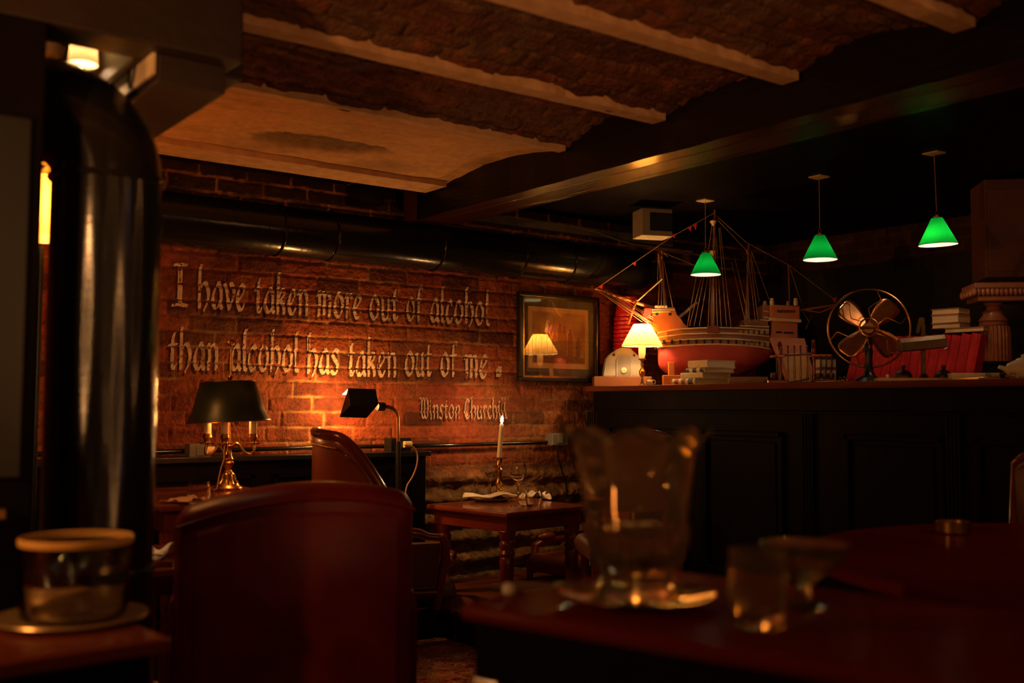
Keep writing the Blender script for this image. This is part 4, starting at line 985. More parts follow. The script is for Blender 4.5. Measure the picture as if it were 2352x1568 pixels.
b = MB(); b.lathe([(0, 0), (.099, 0), (.108, .007), (.110, .022), (.1135, .168), (.1105, .168), (.1065, .022), (.097, .010), (0, .009)], 64, cap=False); b.build('glass_body', M['glass'], jg, ang=60)
b = MB(); b.lathe([(.1142, .156), (.1160, .159), (.1160, .169), (.1135, .172), (.1100, .1705), (.1100, .1685), (.1138, .1685)], 64, cap=False); b.build('rim_band', pm('amber_rim', (.75,.42,.12), (.62,.32,.08), .4, .0, scale=10), jg)
light('left_lamp', (-.38, 2.2, 1.30), 4.8, (1, .42, .12), .03)

# ------------------------------------------------------------------ bar
BX, BZ = 4.12, 1.238
br = thing('bar_counter', 'long black panelled bar front on the right side of the room', 'bar', (4.7, 2.9, 0))
MB().box((4.17, .6, 0), (5.35, 4.76, 1.205)).build('bar_body', M['blackwood'], br, True, smooth=False, bevel=.004)
b = MB(); b.box((4.155, .6, 0), (4.17, 4.76, .14)).box((4.150, .6, 1.10), (4.17, 4.765, 1.205)).box((4.158, .6, 1.085), (4.17, 4.765, 1.10)); b.build('plinth_and_frieze', M['blackwood'], br, True, smooth=False, bevel=.003)
def panel(y0, y1, z0, z1):
    b = MB(); t_ = .028
    for lo, hi in (((y0, z0), (y0+t_, z1)), ((y1-t_, z0), (y1, z1)), ((y0, z1-t_), (y1, z1)), ((y0, z0), (y1, z0+t_))):
        b.box((4.150, lo[0], lo[1]), (4.172, hi[0], hi[1]))
    b.box((4.163, y0+.05, z0+.05), (4.172, y1-.05, z1-.05))
    b.build('panel_moulding', M['blackwood'], br, True, smooth=False, bevel=.005)
for pa, pb in ((1400, 1570), (1612, 1795), (1935, 2165), (2235, 2420)):
    panel(on_x(pb, 990, 4.15).y, on_x(pa, 990, 4.15).y, .26, .995)
for px in (1362, 1862, 2200):
    y = on_x(px, 950, 4.15).y
    b = MB()
    for k in range(4): b.tube([(4.160, y + .018*k, .14), (4.160, y + .018*k, 1.085)], .0085, 8)
    b.build('pilaster', M['blackwood'], br, True)
ctop = thing('bar_worktop', 'polished reddish wooden counter top along the bar', 'counter', (4.75, 2.9, 1.205))
b = MB()
prof = [(BX, 1.210), (BX-.006, 1.220), (BX, 1.236), (BX+.006, BZ), (5.38, BZ), (5.38, 1.205), (BX+.008, 1.205)]
b.loft([[Vector((x, y, z)) for x, z in prof] for y in (.55, 4.80)]); b.build('counter_slab', M['barwood'], ctop, True, smooth=False)
def bar(px, x):
    d = ray(px, 880); k = x / d.x; p = EYE + d * k
    return Vector((x, p.y, BZ)), k / FPX
def zpx(py, p): return EYE.z + (931 + 2.2 - py) * depth(p) / FPX   # height seen at image row py
def ground(o): return o

# --- bar lamp
P_, s_ = bar(1475, 4.24)
bl_ = thing('bar_lamp', 'small brass bar lamp with glowing cream cone shade at left end of bar', 'lamp', tuple(P_), -AZ)
hz = lambda py: zpx(py, P_) - BZ
b = MB(); b.lathe([(0, 0), (.030, 0), (.030, .004), (.013, .012), (.008, .022), (.007, .05), (.016, .062), (.019, .085), (.010, .098), (.006, .11), (.010, .12), (.007, .135), (.006, hz(830)), (.022, hz(826)), (.022, hz(824)), (.0, hz(824))], 28, cap=False); b.build('base', M['brass'], bl_)
b = MB(); b.lathe([(0, hz(824)), (.013, hz(824)), (.0205, hz(814)), (.021, hz(802)), (.018, hz(790)), (0, hz(788))], 24, cap=False); b.build('lamp_socket', shade_mat('glowing_socket', (.8,.7,.5), (.9, .65, .3), .03), bl_)
z0, z1 = hz(795), hz(745)
b = MB(); b.lathe([(.119, z0), (.118, z0+.003), (.050, z1)], 48, cap=False); shd_ = b.build('lamp_shade', shade_mat('cream_shade', (.55,.42,.2), (.72,.44,.12), .0), bl_)
b = MB(); b.torus((0, 0, z0), .1185, .0016, 48, 6); b.torus((0, 0, z1), .050, .0014, 32, 6); b.build('shade_rim', M['cream'], shd_)
b = MB(); b.ball((0, 0, hz(776)), .020, sc3=(1, 1, 1.3)); b.build('bulb', emis('lamp_bulb', (1, .78, .45), 20), bl_)
light('bar_lamp_light', tuple(P_ + Vector((0, 0, hz(764)))), 2.5, (1, .52, .17), .02)

# --- grey machine on a board, red canister
P_, s_ = bar(1428, 4.33); hz = lambda py: zpx(py, P_) - BZ
wb = thing('wooden_board', 'thick wooden board under the grey arched housing on the bar', 'board', tuple(P_), -AZ)
MB().box((-65*s_, -.06, 0), (66*s_, .10, hz(866))).build('board_body', M['brownwood'], wb, smooth=False, bevel=.003)
gm = thing('grey_housing', 'grey enamel housing with arched recess standing on wooden board', 'housing', tuple(P_ + Vector((0, 0, hz(866)))), -AZ)
zb = hz(866)
hh = lambda py: hz(py) - zb
pol = [((1384-1428)*s_, 0), ((1392-1428)*s_, hh(824)), ((1398-1428)*s_, hh(816)), ((1416-1428)*s_, hh(803)), ((1428-1428)*s_, hh(799)), ((1448-1428)*s_, hh(801)), ((1460-1428)*s_, hh(812)), ((1471-1428)*s_, hh(822)), ((1473-1428)*s_, hh(845)), ((1474-1428)*s_, 0)]
b = MB(); b.prism(pol, -.02, .09); b.build('housing_body', M['grey'], gm, smooth=False, bevel=.006)
arch = [((1416-1428)*s_, 0), ((1416-1428)*s_, hh(832))] + [((1432-1428)*s_ - 16*s_*math.cos(q), hh(832) + 16*s_*math.sin(q)) for q in [math.pi*k/10 for k in range(1, 10)]] + [((1448-1428)*s_, hh(832)), ((1448-1428)*s_, 0)]
b = MB(); b.prism(arch, -.026, -.018); rec_ = b.build('arch_recess', pm('grey_enamel_dark', (.20,.185,.145), None, .5), gm, smooth=False, bevel=.004)
b = MB()
for k in range(len(arch)-1):
    b.tube([(arch[k][0], -.024, arch[k][1]), (arch[k+1][0], -.024, arch[k+1][1])], .0055, 8)
b.build('arch_rim', M['grey'], rec_)
b = MB(); b.lathe([(0, 0), (.019, 0), (.017, .008), (.006, .010), (0, .004)], 20, Matrix.Translation(((1432-1428)*s_, -.026, hh(852))) @ Matrix.Rotation(R(90), 4, 'X'), cap=False); b.build('dial', M['cream'], rec_)
for px, py in ((1409, 816), (1456, 817)):
    b = MB(); b.ball(((px-1428)*s_, -.022, hh(py)), .0075, 12, 8); b.build('bolt', M['pewter'], gm)
P_, s_ = bar(1440, 4.52); hz = lambda py: zpx(py, P_) - BZ
rc = thing('ribbed_canister', 'tall red ribbed plastic canister behind the cream lamp', 'canister', tuple(P_))
pr = [(0, 0), (.088, 0)]
zt = hz(728); n_ = 16
for k in range(n_):
    z = .02 + (zt - .02)*k/n_; hgt = (zt-.02)/n_
    pr += [(.080, z), (.092 - .010*k/n_, z + hgt*.3), (.092 - .010*k/n_, z + hgt*.7), (.079 - .006*k/n_, z + hgt*.97)]
pr += [(.074, zt), (.074, zt + .02), (.060, hz(696)), (.070, hz(684)), (.068, hz(683)), (.05, hz(692)), (0, hz(694))]
b = MB(); b.lathe(pr, 40, cap=False); b.build('canister_body', M['redplastic'], rc)
b = MB(); b.ball((-.02, -.083, hz(752)), .006); b.build('rivet', M['cream'], rc)
P_, s_ = bar(1492, 4.27); 
jg_ = thing('white_jug', 'tiny cream china jug beside the brass lamp foot', 'jug', tuple(P_), -AZ)
b = MB(); b.lathe([(0,0),(.012,0),(.020,.012),(.021,.026),(.013,.036),(.015,.044),(0,.043)], 20, cap=False); b.build('jug_body', M['cream'], jg_)
b = MB(); b.torus((0,0,0), .012, .0028, 20, 6, M=Matrix.Translation((.022, 0, .022)) @ Matrix.Rotation(R(90), 4, 'X')); b.build('jug_handle', M['cream'], jg_)

# --- model ship, built about its own waterline; local x to the right of the picture, y away
SZ = 6.22; s_ = SZ / FPX
ctr = at_d(1640, 880, SZ); SB = Vector((ctr.x, ctr.y, BZ))
sh = thing('model_ship', 'large wooden model sailing ship with red hull standing on the bar', 'model ship', tuple(SB), -AZ)
base_row = 933 - (BZ - EYE.z) / s_
def sx(px): return (px - 1640) * s_
def sz(py): return (base_row - py) * s_
def s3(px, py, y=0.0): return Vector((sx(px), y, sz(py)))
# hull stations: px, white line row, keel row, half breadth
def hullring(px, top, bot, hb, tuck=1.0, nn=9):
    rg = []
    for k in range(nn):
        t = k / (nn - 1); rg.append((hb * math.sin(t*math.pi/2)**.55 * tuck, bot + (top - bot) * t))
    pts = [Vector((sx(px), -y, sz(z))) for y, z in rg][::-1] + [Vector((sx(px), y, sz(z))) for y, z in rg][1:]
    return pts
st = [(1512, 799, 836, .012), (1516, 798, 846, .045), (1528, 797, 856, .078), (1550, 795, 864, .102), (1590, 793, 871, .118), (1640, 792, 874, .122), (1690, 794, 868, .116), (1730, 797, 850, .102), (1758, 800, 832, .085), (1772, 802, 820, .070)]
b = MB(); b.loft([hullring(*q) for q in st]); b.build('lower_hull', M['hull'], sh, ang=70)
def topring(px, top, bot, hb): return [Vector((sx(px), -hb*1.02, sz(bot))), Vector((sx(px), -hb*.97, sz((top+bot)/2))), Vector((sx(px), -hb*.88, sz(top))), Vector((sx(px), hb*.88, sz(top))), Vector((sx(px), hb*.97, sz((top+bot)/2))), Vector((sx(px), hb*1.02, sz(bot)))]
tops = [(1507, 766, 799, .055), (1528, 762, 797, .085), (1560, 758, 795, .106), (1600, 756, 793, .118), (1640, 755, 792, .122), (1690, 756, 794, .116), (1730, 758, 797, .104), (1760, 760, 801, .09)]
b = MB(); b.loft([topring(*q) for q in tops]); b.build('upper_hull', M['shipwood'], sh, smooth=False)
for j, fr_ in enumerate((0, .34, .68, 1.02)):
    for sd in (-1, 1):
        b = MB(); b.tube([Vector((sx(px), sd*(hb*(.90 + .13*fr_) + .004), sz(tp + (bt-tp)*fr_))) for px, tp, bt, hb in tops], .0042, 8); b.build('wale', M['shipcream'], sh)
b = MB()
for i in range(13):
    px = 1520 + i*18; k = min(max((px - 1507)/253, 0), 1); hb = .085 + .035*math.sin(math.pi*k)
    b.box((sx(px)-.006, -hb-.008, sz(792)), (sx(px)+.006, -hb+.02, sz(783)))
b.build('gun_ports', M['blackmat'], sh, smooth=False)
b = MB()
for i, px in enumerate(range(1690, 1760, 12)):
    b.box((sx(px), -.112, sz(769)), (sx(px+7), -.09, sz(761))); b.box((sx(px), -.116, sz(797)), (sx(px+7), -.09, sz(789)))
b.build('pale_ribs', pm('ship_tan_ribs', (.30,.17,.075), None, .6), sh, smooth=False)
MB().box((sx(1616), -.135, sz(768)), (sx(1643), -.10, sz(751))).build('channel_platform', M['mahog'], sh, smooth=False, bevel=.003)
# forecastle
fc = [(sx(1507), sz(764)), (sx(1484), sz(745)), (sx(1476), sz(722)), (sx(1478), sz(710)), (sx(1545), sz(708)), (sx(1550), sz(724)), (sx(1560), sz(735)), (sx(1566), sz(745)), (sx(1580), sz(757))]
b = MB(); b.prism(fc, -.085, .085); b.build('forecastle', M['orangewood'], sh, smooth=False, bevel=.003)
b = MB(); b.prism([(sx(1475), sz(723)), (sx(1477), sz(709)), (sx(1494), sz(709)), (sx(1494), sz(748)), (sx(1483), sz(744))], -.089, .089); b.build('bow_plate', M['hull'], sh, smooth=False, bevel=.006)
b = MB(); b.tube([(sx(1494), -.088, sz(714)), (sx(1545), -.088, sz(714))], .005, 8); b.tube([(sx(1494), -.09, sz(719)), (sx(1535), -.09, sz(718))], .004, 8); b.box((sx(1500), -.09, sz(712)), (sx(1528), .09, sz(705))); b.build('forecastle_rail', M['shipcream'], sh, smooth=False)
b = MB(); b.box((sx(1532), -.087, sz(727)), (sx(1538), -.08, sz(721))).box((sx(1502), -.087, sz(727)), (sx(1508), -.08, sz(721))); b.build('forecastle_ports', M['blackmat'], sh, smooth=False)
# quarterdeck and stern castle
b = MB(); b.box((sx(1694), -.085, sz(758)), (sx(1760), .085, sz(748))).box((sx(1704), -.08, sz(748)), (sx(1758), .08, sz(735))); b.build('quarterdeck', M['shipwood'], sh, smooth=False, bevel=.002)
for a_, c_ in (((1694, -.088, 750), (1760, -.088, 752)), ((1739, -.084, 736), (1760, -.084, 738)), ((1748, -.08, 730), (1760, -.08, 731)), ((1748, -.08, 716), (1760, -.08, 717))):
    b = MB(); b.tube([(sx(a_[0]), a_[1], sz(a_[2])), (sx(c_[0]), c_[1], sz(c_[2]))], .004, 8); b.build('quarterdeck_rail', M['shipcream'], sh)
b = MB(); b.box((sx(1746), -.078, sz(735)), (sx(1762), .078, sz(702))); b.build('side_cabin', M['shipwood'], sh, smooth=False, bevel=.002)
b = MB(); b.prism([(sx(1762), sz(786)), (sx(1768), sz(738)), (sx(1826), sz(743)), (sx(1826), sz(776)), (sx(1800), sz(800)), (sx(1772), sz(806))], -.075, .075); b.build('lower_cabin', M['orangewood'], sh, smooth=False, bevel=.003)
b = MB(); b.prism([(sx(1762), sz(738)), (sx(1762), sz(701)), (sx(1829), sz(705)), (sx(1829), sz(741))], -.095, .095); b.build('stern_castle', M['orangewood'], sh, smooth=False, bevel=.003)
b = MB(); b.prism([(sx(1760), sz(738.5)), (sx(1760), sz(731)), (sx(1832), sz(735)), (sx(1832), sz(742))], -.10, .10); b.build('stern_band', M['shipcream'], sh, smooth=False, bevel=.002)
b = MB()
for k in range(8):
    b.box((sx(1778 + 5.2*k), -.098, sz(720)), (sx(1781 + 5.2*k), -.09, sz(714)))
b.box((sx(1776), -.079, sz(766)), (sx(1790), -.07, sz(762))).box((sx(1794), -.079, sz(767)), (sx(1815), -.07, sz(763))); b.build('stern_windows', M['blackmat'], sh, smooth=False)
for px in (1767, 1821):
    b = MB()
    for y in (-.085, .085): b.lathe([(.013, sz(703)), (.014, sz(694)), (.011, sz(692)), (.012, sz(687)), (0, sz(686))], 12, Matrix.Translation((sx(px), y, 0)), cap=False)
    b.build('stern_lantern', M['cream'], sh)
# spars
def spar(name, a, c, r0, r1, y=0, mt='orangewood'):
    b = MB(); b.tube([s3(*a, y), s3((a[0]+c[0])/2, (a[1]+c[1])/2, y), s3(*c, y)], [r0, (r0+r1)/2, r1], 10); return b.build(name, M[mt], sh)
spar('bowsprit', (1500, 707), (1367, 663), .012, .006)
spar('spritsail_yard', (1461, 690), (1442, 746), .007, .006, -.03)
spar('foremast', (1529, 710), (1521, 574), .012, .006, mt='shipwood'); spar('fore_topmast', (1520, 650), (1513, 582), .006, .005, -.012, 'shipwood')
spar('mainmast', (1637, 760), (1645, 478), .017, .006, mt='shipwood'); spar('mizzen_mast', (1716, 745), (1723, 555), .012, .005, mt='shipwood')
spar('stern_mast', (1816, 702), (1814, 605), .006, .004, mt='shipwood'); spar('stern_boom', (1840, 711), (1927, 697), .008, .005)
spar('boom_under', (1842, 709), (1885, 716), .005, .004); spar('boom_under', (1885, 716), (1924, 700), .005, .004)
spar('fore_stay_spar', (1462, 693), (1519, 642), .0045, .0045, -.05, 'shipcream'); spar('cannon_spar', (1558, 734), (1612, 688), .011, .009, .14, 'shipcream')
for (px, py, r1_) in ((1641, 508, .020), (1640, 578, .020), (1520, 592, .010), (1720, 575, .010)):
    b = MB(); b.lathe([(.006, -.020), (r1_, .004), (r1_*1.08, .010), (r1_*.5, .012), (.004, .013)], 18, Matrix.Translation(s3(px, py))); b.build('mast_top', M['shipcream'] if r1_ > .015 else M['shipwood'], sh)
ropes = [((1368,664),(1545,541)),((1545,541),(1642,486)),((1521,577),(1605,611)),((1523,578),(1535,588)),((1646,490),(1720,556)),((1721,556),(1815,606)),((1815,606),(1920,686)),((1650,500),(1717,572)),((1640,500),(1628,585)),
 ((1607,600),(1573,752)),((1622,600),(1578,750)),((1626,600),(1588,752)),((1632,610),(1600,752)),((1636,580),(1620,752)),((1641,520),(1633,752)),((1644,520),(1641,752)),((1648,540),(1650,752)),((1654,520),(1662,752)),((1657,520),(1672,753)),
 ((1683,600),(1704,738)),((1690,590),(1713,735)),((1718,600),(1714,742)),((1722,600),(1728,742)),((1726,590),(1734,742)),((1727,580),(1746,692)),((1729,575),(1769,687)),((1816,608),(1845,700)),
 ((1519,590),(1507,710)),((1522,600),(1514,710)),((1524,610),(1521,710)),((1526,600),(1540,708)),((1513,590),(1511,650)),
 ((1370,665),(1470,742)),((1372,666),(1480,738)),((1376,666),(1488,748)),((1384,669),(1492,744)),((1395,672),(1500,748)),((1410,678),(1500,740)),((1425,684),(1497,733)),((1845,712),(1848,738)),((1866,722),(1842,757))]
b = MB()
for i, (a, c) in enumerate(ropes):
    y0, y1 = (0, -.10) if c[1] > 700 else (0, 0)
    b.tube([s3(*a, y0), s3(*c, y1)], .0024, 5)
b.build('rigging', M['rope'], sh)
for i, ((a, c), fl_) in enumerate(zip((((1597,513),(1600,508)), ((1585,519),(1590,516)), ((1547,538),(1553,535)), ((1456,603),(1462,600)), ((1379,658),(1386,655)), ((1918,684),(1924,690))), (12, 10, 6, 7, 6, 10))):
    b = MB(); b.prism([(sx(a[0]-4), sz(a[1])), (sx(a[0]+6), sz(a[1]-4)), (sx(a[0]+4), sz(a[1]+fl_))], -.002, .002); b.build('pennant', M['flag'], sh, smooth=False)
# cradle under the hull
b = MB(); b.box((sx(1517), -.12, .0), (sx(1560), -.07, sz(863))); b.box((sx(1529), -.115, sz(863)), (sx(1543), -.09, sz(833))); b.build('cradle_block', M['orangewood'], sh, smooth=False, bevel=.003)
b = MB(); b.box((sx(1545), -.05, 0), (sx(1745), .05, sz(872))); b.build('cradle_rail', M['brownwood'], sh, smooth=False, bevel=.003)

# --- books
def book(label, loc, rot, L, W, T, cov, pages='pages', group=None, bands=None):
    """lying book: spine along local x at -y"""
    t = thing('book', label, 'book', loc, rot, group); c = .003
    b = MB(); b.box((-L/2, -W/2, 0), (L/2, W/2, c)).box((-L/2, -W/2, T-c), (L/2, W/2, T))
    b.loft([[Vector((x, -W/2 - (.006*math.sin(math.pi*k/6)), T*k/6)) for k in range(7)] + [Vector((x, -W/2 + .004, T)), Vector((x, -W/2 + .004, 0))] for x in (-L/2, L/2)])
    cv_ = b.build('cover', M[cov], t, smooth=False)
    MB().box((-L/2+.004, -W/2+.004, c), (L/2-.004, W/2-.005, T-c)).build('page_block', M[pages], t, smooth=False)
    if bands:
        for x, wd, mt in bands:
            b = MB(); b.loft([[Vector((xx, -W/2 - .0012 - (.0062*math.sin(math.pi*k/6)), T*k/6)) for k in range(7)] + [Vector((xx, -W/2, T)), Vector((xx, -W/2, 0))] for xx in (x*L - wd/2, x*L + wd/2)]); b.build('spine_band', M[mt], cv_, smooth=False)
    return t
# pile before the hull; spine ends point to the left of the picture
P_, s_ = bar(1628, 4.31); hz = lambda py: zpx(py, P_) - BZ
rv = -AZ + R(-62)
zc = BZ
for i, (lb, px, ln, wd, tk, cov, pgs, dr, bands) in enumerate((
    ('book with red and black spine labels, bottom of the pile before ship', 1612, .20, .25, .034, 'bookcream', 'pages', 0, ((-.3,.03,'bookred'),(.0,.03,'bookred'),(.32,.04,'bookblack'))),
    ('pale-spined book with red cover edge, second in the pile before ship', 1622, .17, .22, .032, 'bookcream', 'pages', .12, None),
    ('cream book with black spine bands, third in the pile before ship', 1632, .17, .20, .025, 'bookcream', 'pages', -.05, ((-.4,.03,'bookblack'),(-.02,.035,'bookblack'),(.38,.035,'bookblack'))),
    ('thick cream book on top of the pile before the ship', 1636, .16, .20, .040, 'bookcream', 'pageslight', .04, None))):
    p, _ = bar(px, 4.31)
    book(lb, (p.x, p.y, zc), rv + dr, ln, wd, tk, cov, pgs, None, bands); zc += tk + .0005
p, _ = bar(1716, 4.36)
book('flat brown book lying under the ship hull, right of the pile', (p.x, p.y, BZ), -AZ - .1, .20, .14, .040, 'bookbrown')
# --- leaning board and boxes behind the pipe rack
P_, s_ = bar(1818, 4.72); hz = lambda py: zpx(py, P_) - BZ
ln = thing('leaning_board', 'orange wooden board with pale panel leaning behind the pipe rack', 'board', tuple(P_ + Vector((0,0,0))), (R(-8), 0, -AZ))
b = MB(); b.prism([((1808-1818)*s_, .001), ((1772-1818)*s_, hz(773)), ((1853-1818)*s_, hz(774)), ((1876-1818)*s_, .001)], -.006, .008); b.build('board_panel', M['orangewood'], ln, smooth=False, bevel=.002)
b = MB(); b.prism([((1812-1818)*s_, .01), ((1797-1818)*s_, hz(812)), ((1853-1818)*s_, hz(812)), ((1862-1818)*s_, .01)], -.0085, -.0055); b.build('pale_panel', pm('ochre_paper', (.62,.36,.10), (.52,.26,.06), .7), ln, smooth=False)
P_, s_ = bar(1896, 4.66); hz = lambda py: zpx(py, P_) - BZ
zc = BZ
for lb, hp, w_ in (('lower cream box at right behind the pipe rack', 843, .085), ('upper cream box at right behind the pipe rack', 822, .085)):
    z1 = zpx(hp, P_)
    t = thing('cream_box', lb, 'box', (P_.x, P_.y, zc), -AZ); hh_ = z1 - zc - .001
    MB().box((-w_/2, -.05, 0), (w_/2, .05, hh_*.86)).build('box_base', M['marble'], t, smooth=False, bevel=.002)
    MB().box((-w_/2-.003, -.053, hh_*.86), (w_/2+.003, .053, hh_)).build('box_lid', M['mahog'], t, smooth=False, bevel=.002); zc = z1
# --- pipe rack with smoking pipes
P_, s_ = bar(1832, 4.40); hz = lambda py: zpx(py, P_) - BZ; X_ = lambda px: (px - 1832) * s_
pk = thing('pipe_rack', 'turned mahogany pipe rack with two posts on the bar', 'rack', tuple(P_), -AZ)
b = MB(); b.box((X_(1757), -.05, 0), (X_(1805), .04, .020)).box((X_(1866), -.05, 0), (X_(1915), .04, .020)).box((X_(1800), -.03, 0), (X_(1870), .03, .010)); b.build('rack_base', M['mahog'], pk, smooth=False, bevel=.005)
for px, tp in ((1792, 783), (1870, 777)):
    zt = hz(tp); b = MB(); b.lathe([(.010, .018), (.012, .04), (.009, .06), (.009, hz(815)), (.012, hz(808)), (.013, hz(800)), (.009, hz(795)), (.013, hz(792)), (.008, hz(787)), (.010, zt-.006), (0, zt)], 18, Matrix.Translation((X_(px), 0, 0)), cap=False); b.build('post', M['mahog'], pk)
b = MB(); b.tube([(X_(1792), 0, hz(815)), (X_(1870), 0, hz(811))], .007, 10); b.build('top_rail', M['mahog'], pk)
b = MB(); b.box((X_(1771), -.035, hz(821)), (X_(1800), .03, hz(815))).box((X_(1862), -.035, hz(819)), (X_(1908), .03, hz(813))); b.build('pipe_shelf', M['orangewood'], pk, smooth=False, bevel=.006)
for px in (1810, 1825, 1839, 1854):
    b = MB(); b.lathe([(.0045, .008), (.0055, .05), (.004, .08), (.0045, hz(797)), (.006, hz(794)), (0, hz(791))], 12, Matrix.Translation((X_(px), -.004, 0)), cap=False); b.build('spindle', M['mahog'], pk)
pip = None
for i, (px, y, rot, lb) in enumerate(((1873, -.047, 0, 'smoking pipe with brown bowl, leftmost on the rack right arm'), (1888, -.047, .4, 'smoking pipe with black bowl, middle of the rack right arm'), (1903, -.047, .7, 'smoking pipe with black bowl, rightmost on the rack'), (1771, -.047, -.5, 'dark smoking pipe upright at left end of rack'))):
    q = MATS[pk.name] @ Vector((X_(px), y, .021))
    if i == 0:
        pip = thing('smoking_pipe', lb, 'pipe', tuple(q), -AZ + rot, 'smoking pipes on the rack')
        b = MB(); b.lathe([(0, 0), (.012, .003), (.017, .014), (.016, .030), (.012, .034), (.010, .030), (.008, .012), (0, .01)], 20, cap=False); b.build('pipe_bowl', pm('dark_briar', (.05,.016,.01), (.09,.025,.014), .35), pip)
        b = MB(); b.tube([(.0, .012, .008), (.012, .016, .012), (.017, .012, .04), (.017, .006, .08), (.015, .004, .125)], [.006, .006, .0048, .004, .0032], 10); b.build('pipe_stem', M['bookblack'], pip)
    else: place(pip, tuple(q), -AZ + rot, lb, 'smoking pipes on the rack')
# --- keys or glasses frames: small wire spectacles on the counter
def spectacles(label, px, x, rot):
    p, s_ = bar(px, x); t = thing('spectacles', label, 'spectacles', (p.x, p.y, BZ + .003), rot)
    b = MB()
    for sd in (-1, 1): b.torus((sd*.028, 0, .016), .020, .0016, 24, 6, M=Matrix.Rotation(R(70), 4, 'X'))
    b.tube([(-.008, -.015, .006), (0, -.016, .009), (.008, -.015, .006)], .0014, 6)
    b.build('wire_frame', M['brass'], t)
    for sd in (-1, 1):
        b = MB(); b.tube([(sd*.048, -.006, .008), (sd*.05, .05, .004), (sd*.046, .10, .001)], .0014, 6); b.build('temple', M['brass'], t)
spectacles('wire spectacles lying left of the fan foot', 1930, 4.30, 1.0)
spectacles('wire spectacles lying right of the marble desk set', 2265, 4.30, .3)
spectacles('wire spectacles lying before the cream teapot', 2310, 4.28, 1.3)
p, s_ = bar(1834, 4.27)
t = thing('letter_opener', 'dark letter opener lying before the pipe rack spindles', 'letter opener', (p.x, p.y, BZ + .004), -AZ + .5)
b = MB(); b.tube([(-.07, 0, 0), (.02, 0, .010), (.07, 0, .022)], [.002, .004, .006], 8); b.build('blade', M['pewter'], t)

# --- old electric fan
P_, s_ = bar(1996, 4.50); hz = lambda py: zpx(py, P_) - BZ; X_ = lambda px: (px - 1996) * s_
fn = thing('electric_fan', 'antique electric fan with four brass blades and open wire guard', 'fan', tuple(P_), -AZ - .30)
fc_ = Vector((X_(1997), 0, hz(752)))
b = MB(); b.lathe([(0, 0), (.070, 0), (.072, .008), (.060, .018), (.034, .035), (.022, .06), (.018, .12), (.022, .16), (.012, .19), (0, .20)], 32, cap=False); b.build('base', M['black'], fn)
b = MB(); b.tube([fc_ + Vector((0, .05, -.02)), fc_ + Vector((0, .12, -.02)), fc_ + Vector((0, .20, -.018))], [.045, .060, .042], 28); b.build('motor', M['black'], fn)
b = MB(); b.tube([(0, .06, .16), (0, .09, fc_.z - .06)], .022, 14); b.build('neck', M['black'], fn)
Rr = 90 * s_
TF = Matrix.Translation(fc_) @ Matrix.Rotation(R(90), 4, 'X')
b = MB(); b.torus((0, 0, .0), Rr, .0052, 72, 8, M=TF); b.build('guard_ring', M['copper'], fn)
b = MB(); b.torus((0, 0, .06), .044, .0042, 36, 8, M=TF); b.build('hub_ring', M['copper'], fn)
b = MB(); b.tube([TF @ Vector((-.042, 0, .06)), TF @ Vector((.042, 0, .06))], .006, 8); b.build('hub_bar', M['copper'], fn)
for k in range(6):
    q = R(17 + 60*k); b = MB()
    pts = [Vector((r_*math.cos(q + w_), r_*math.sin(q + w_), z_)) for r_, w_, z_ in ((.044, 0, .06), (.068, .16, .055), (.095, .20, .045), (.125, -.05, .035), (.150, -.17, .023), (.175, -.05, .01), (Rr, 0, .0))]
    b.tube(smooth_pts([TF @ v for v in pts]), .0026, 6); b.build('guard_wire', M['copper'], fn)
b = MB(); b.tube([TF @ Vector((0, 0, -.01)), TF @ Vector((0, 0, .03))], .026, 24); b.build('hub', M['brass'], fn)
for k in range(4):
    q0_ = R(50 + 90*k); g = []
    for i in range(15):
        u = i/14; r_ = .022 + .150*u; hw = .020 + .034*math.sin(min(1, u*1.05)*math.pi*.62)**1.0 * (1 if u < .8 else math.sqrt(max(0.02, 1 - ((u-.8)/.2)**2)))
        row = []
        for j in range(7):
            v = -1 + 2*j/6
            x, y = r_, v*hw - .012*u; z = .55*v*hw - .010*u
            row.append(TF @ Vector((x*math.cos(q0_) - y*math.sin(q0_), x*math.sin(q0_) + y*math.cos(q0_), z)))
        g.append(row)
    MB().sheet(g).build('fan_blade', M['copper'], fn, solid=.0018)

# --- row of red volumes, tilted; books on top
rb0 = on_x(1946, 870, 4.80).y; rb1 = on_x(2240, 870, 4.80).y
nB = 14; rn = random.Random(2); y = rb0; step = (rb0 - rb1) / nB
for i in range(nB):
    T = step * .93; Lh = .245 + rn.uniform(-.008, .004) - (.03 if i < 2 else 0); lean = R(13 if i > 3 else 17 - i)
    Xa = Vector((0, -math.sin(lean), math.cos(lean))); Ya = Vector((1, 0, 0)); Za = Xa.cross(Ya)
    Mt = Matrix((Xa, Ya, Za)).transposed()
    y = rb0 - i * step
    # tilt keeps the lowest edge on the counter
    corners = [Mt @ Vector((a*Lh/2, 0, c_)) for a in (-1, 1) for c_ in (0, T)]
    zmin = min(c_.z for c_ in corners)
    lab = {0: 'leftmost leaning red volume of the row, behind the fan', nB-1: 'rightmost leaning red volume of the row, beside carved pillar', 10: 'leaning red volume with a torn white mark on its spine'}.get(i, 'plain tall leaning red cloth volume in the row behind fan and desk lamp')
    bk_ = book(lab, (4.90, y - .05, BZ - zmin), Mt.to_euler(), Lh, .16, T, 'redcloth', 'pages', 'leaning red volumes behind the fan')
    if i == 10:
        b = MB(); b.prism([(.055, .004), (.085, .010), (.07, .018), (.045, .020)], -.0885, -.086); b.build('torn_label', M['cream'], bk_, smooth=False)
tz = BZ + .225
py_ = on_x(2212, 760, 4.85)
zt = BZ + .250
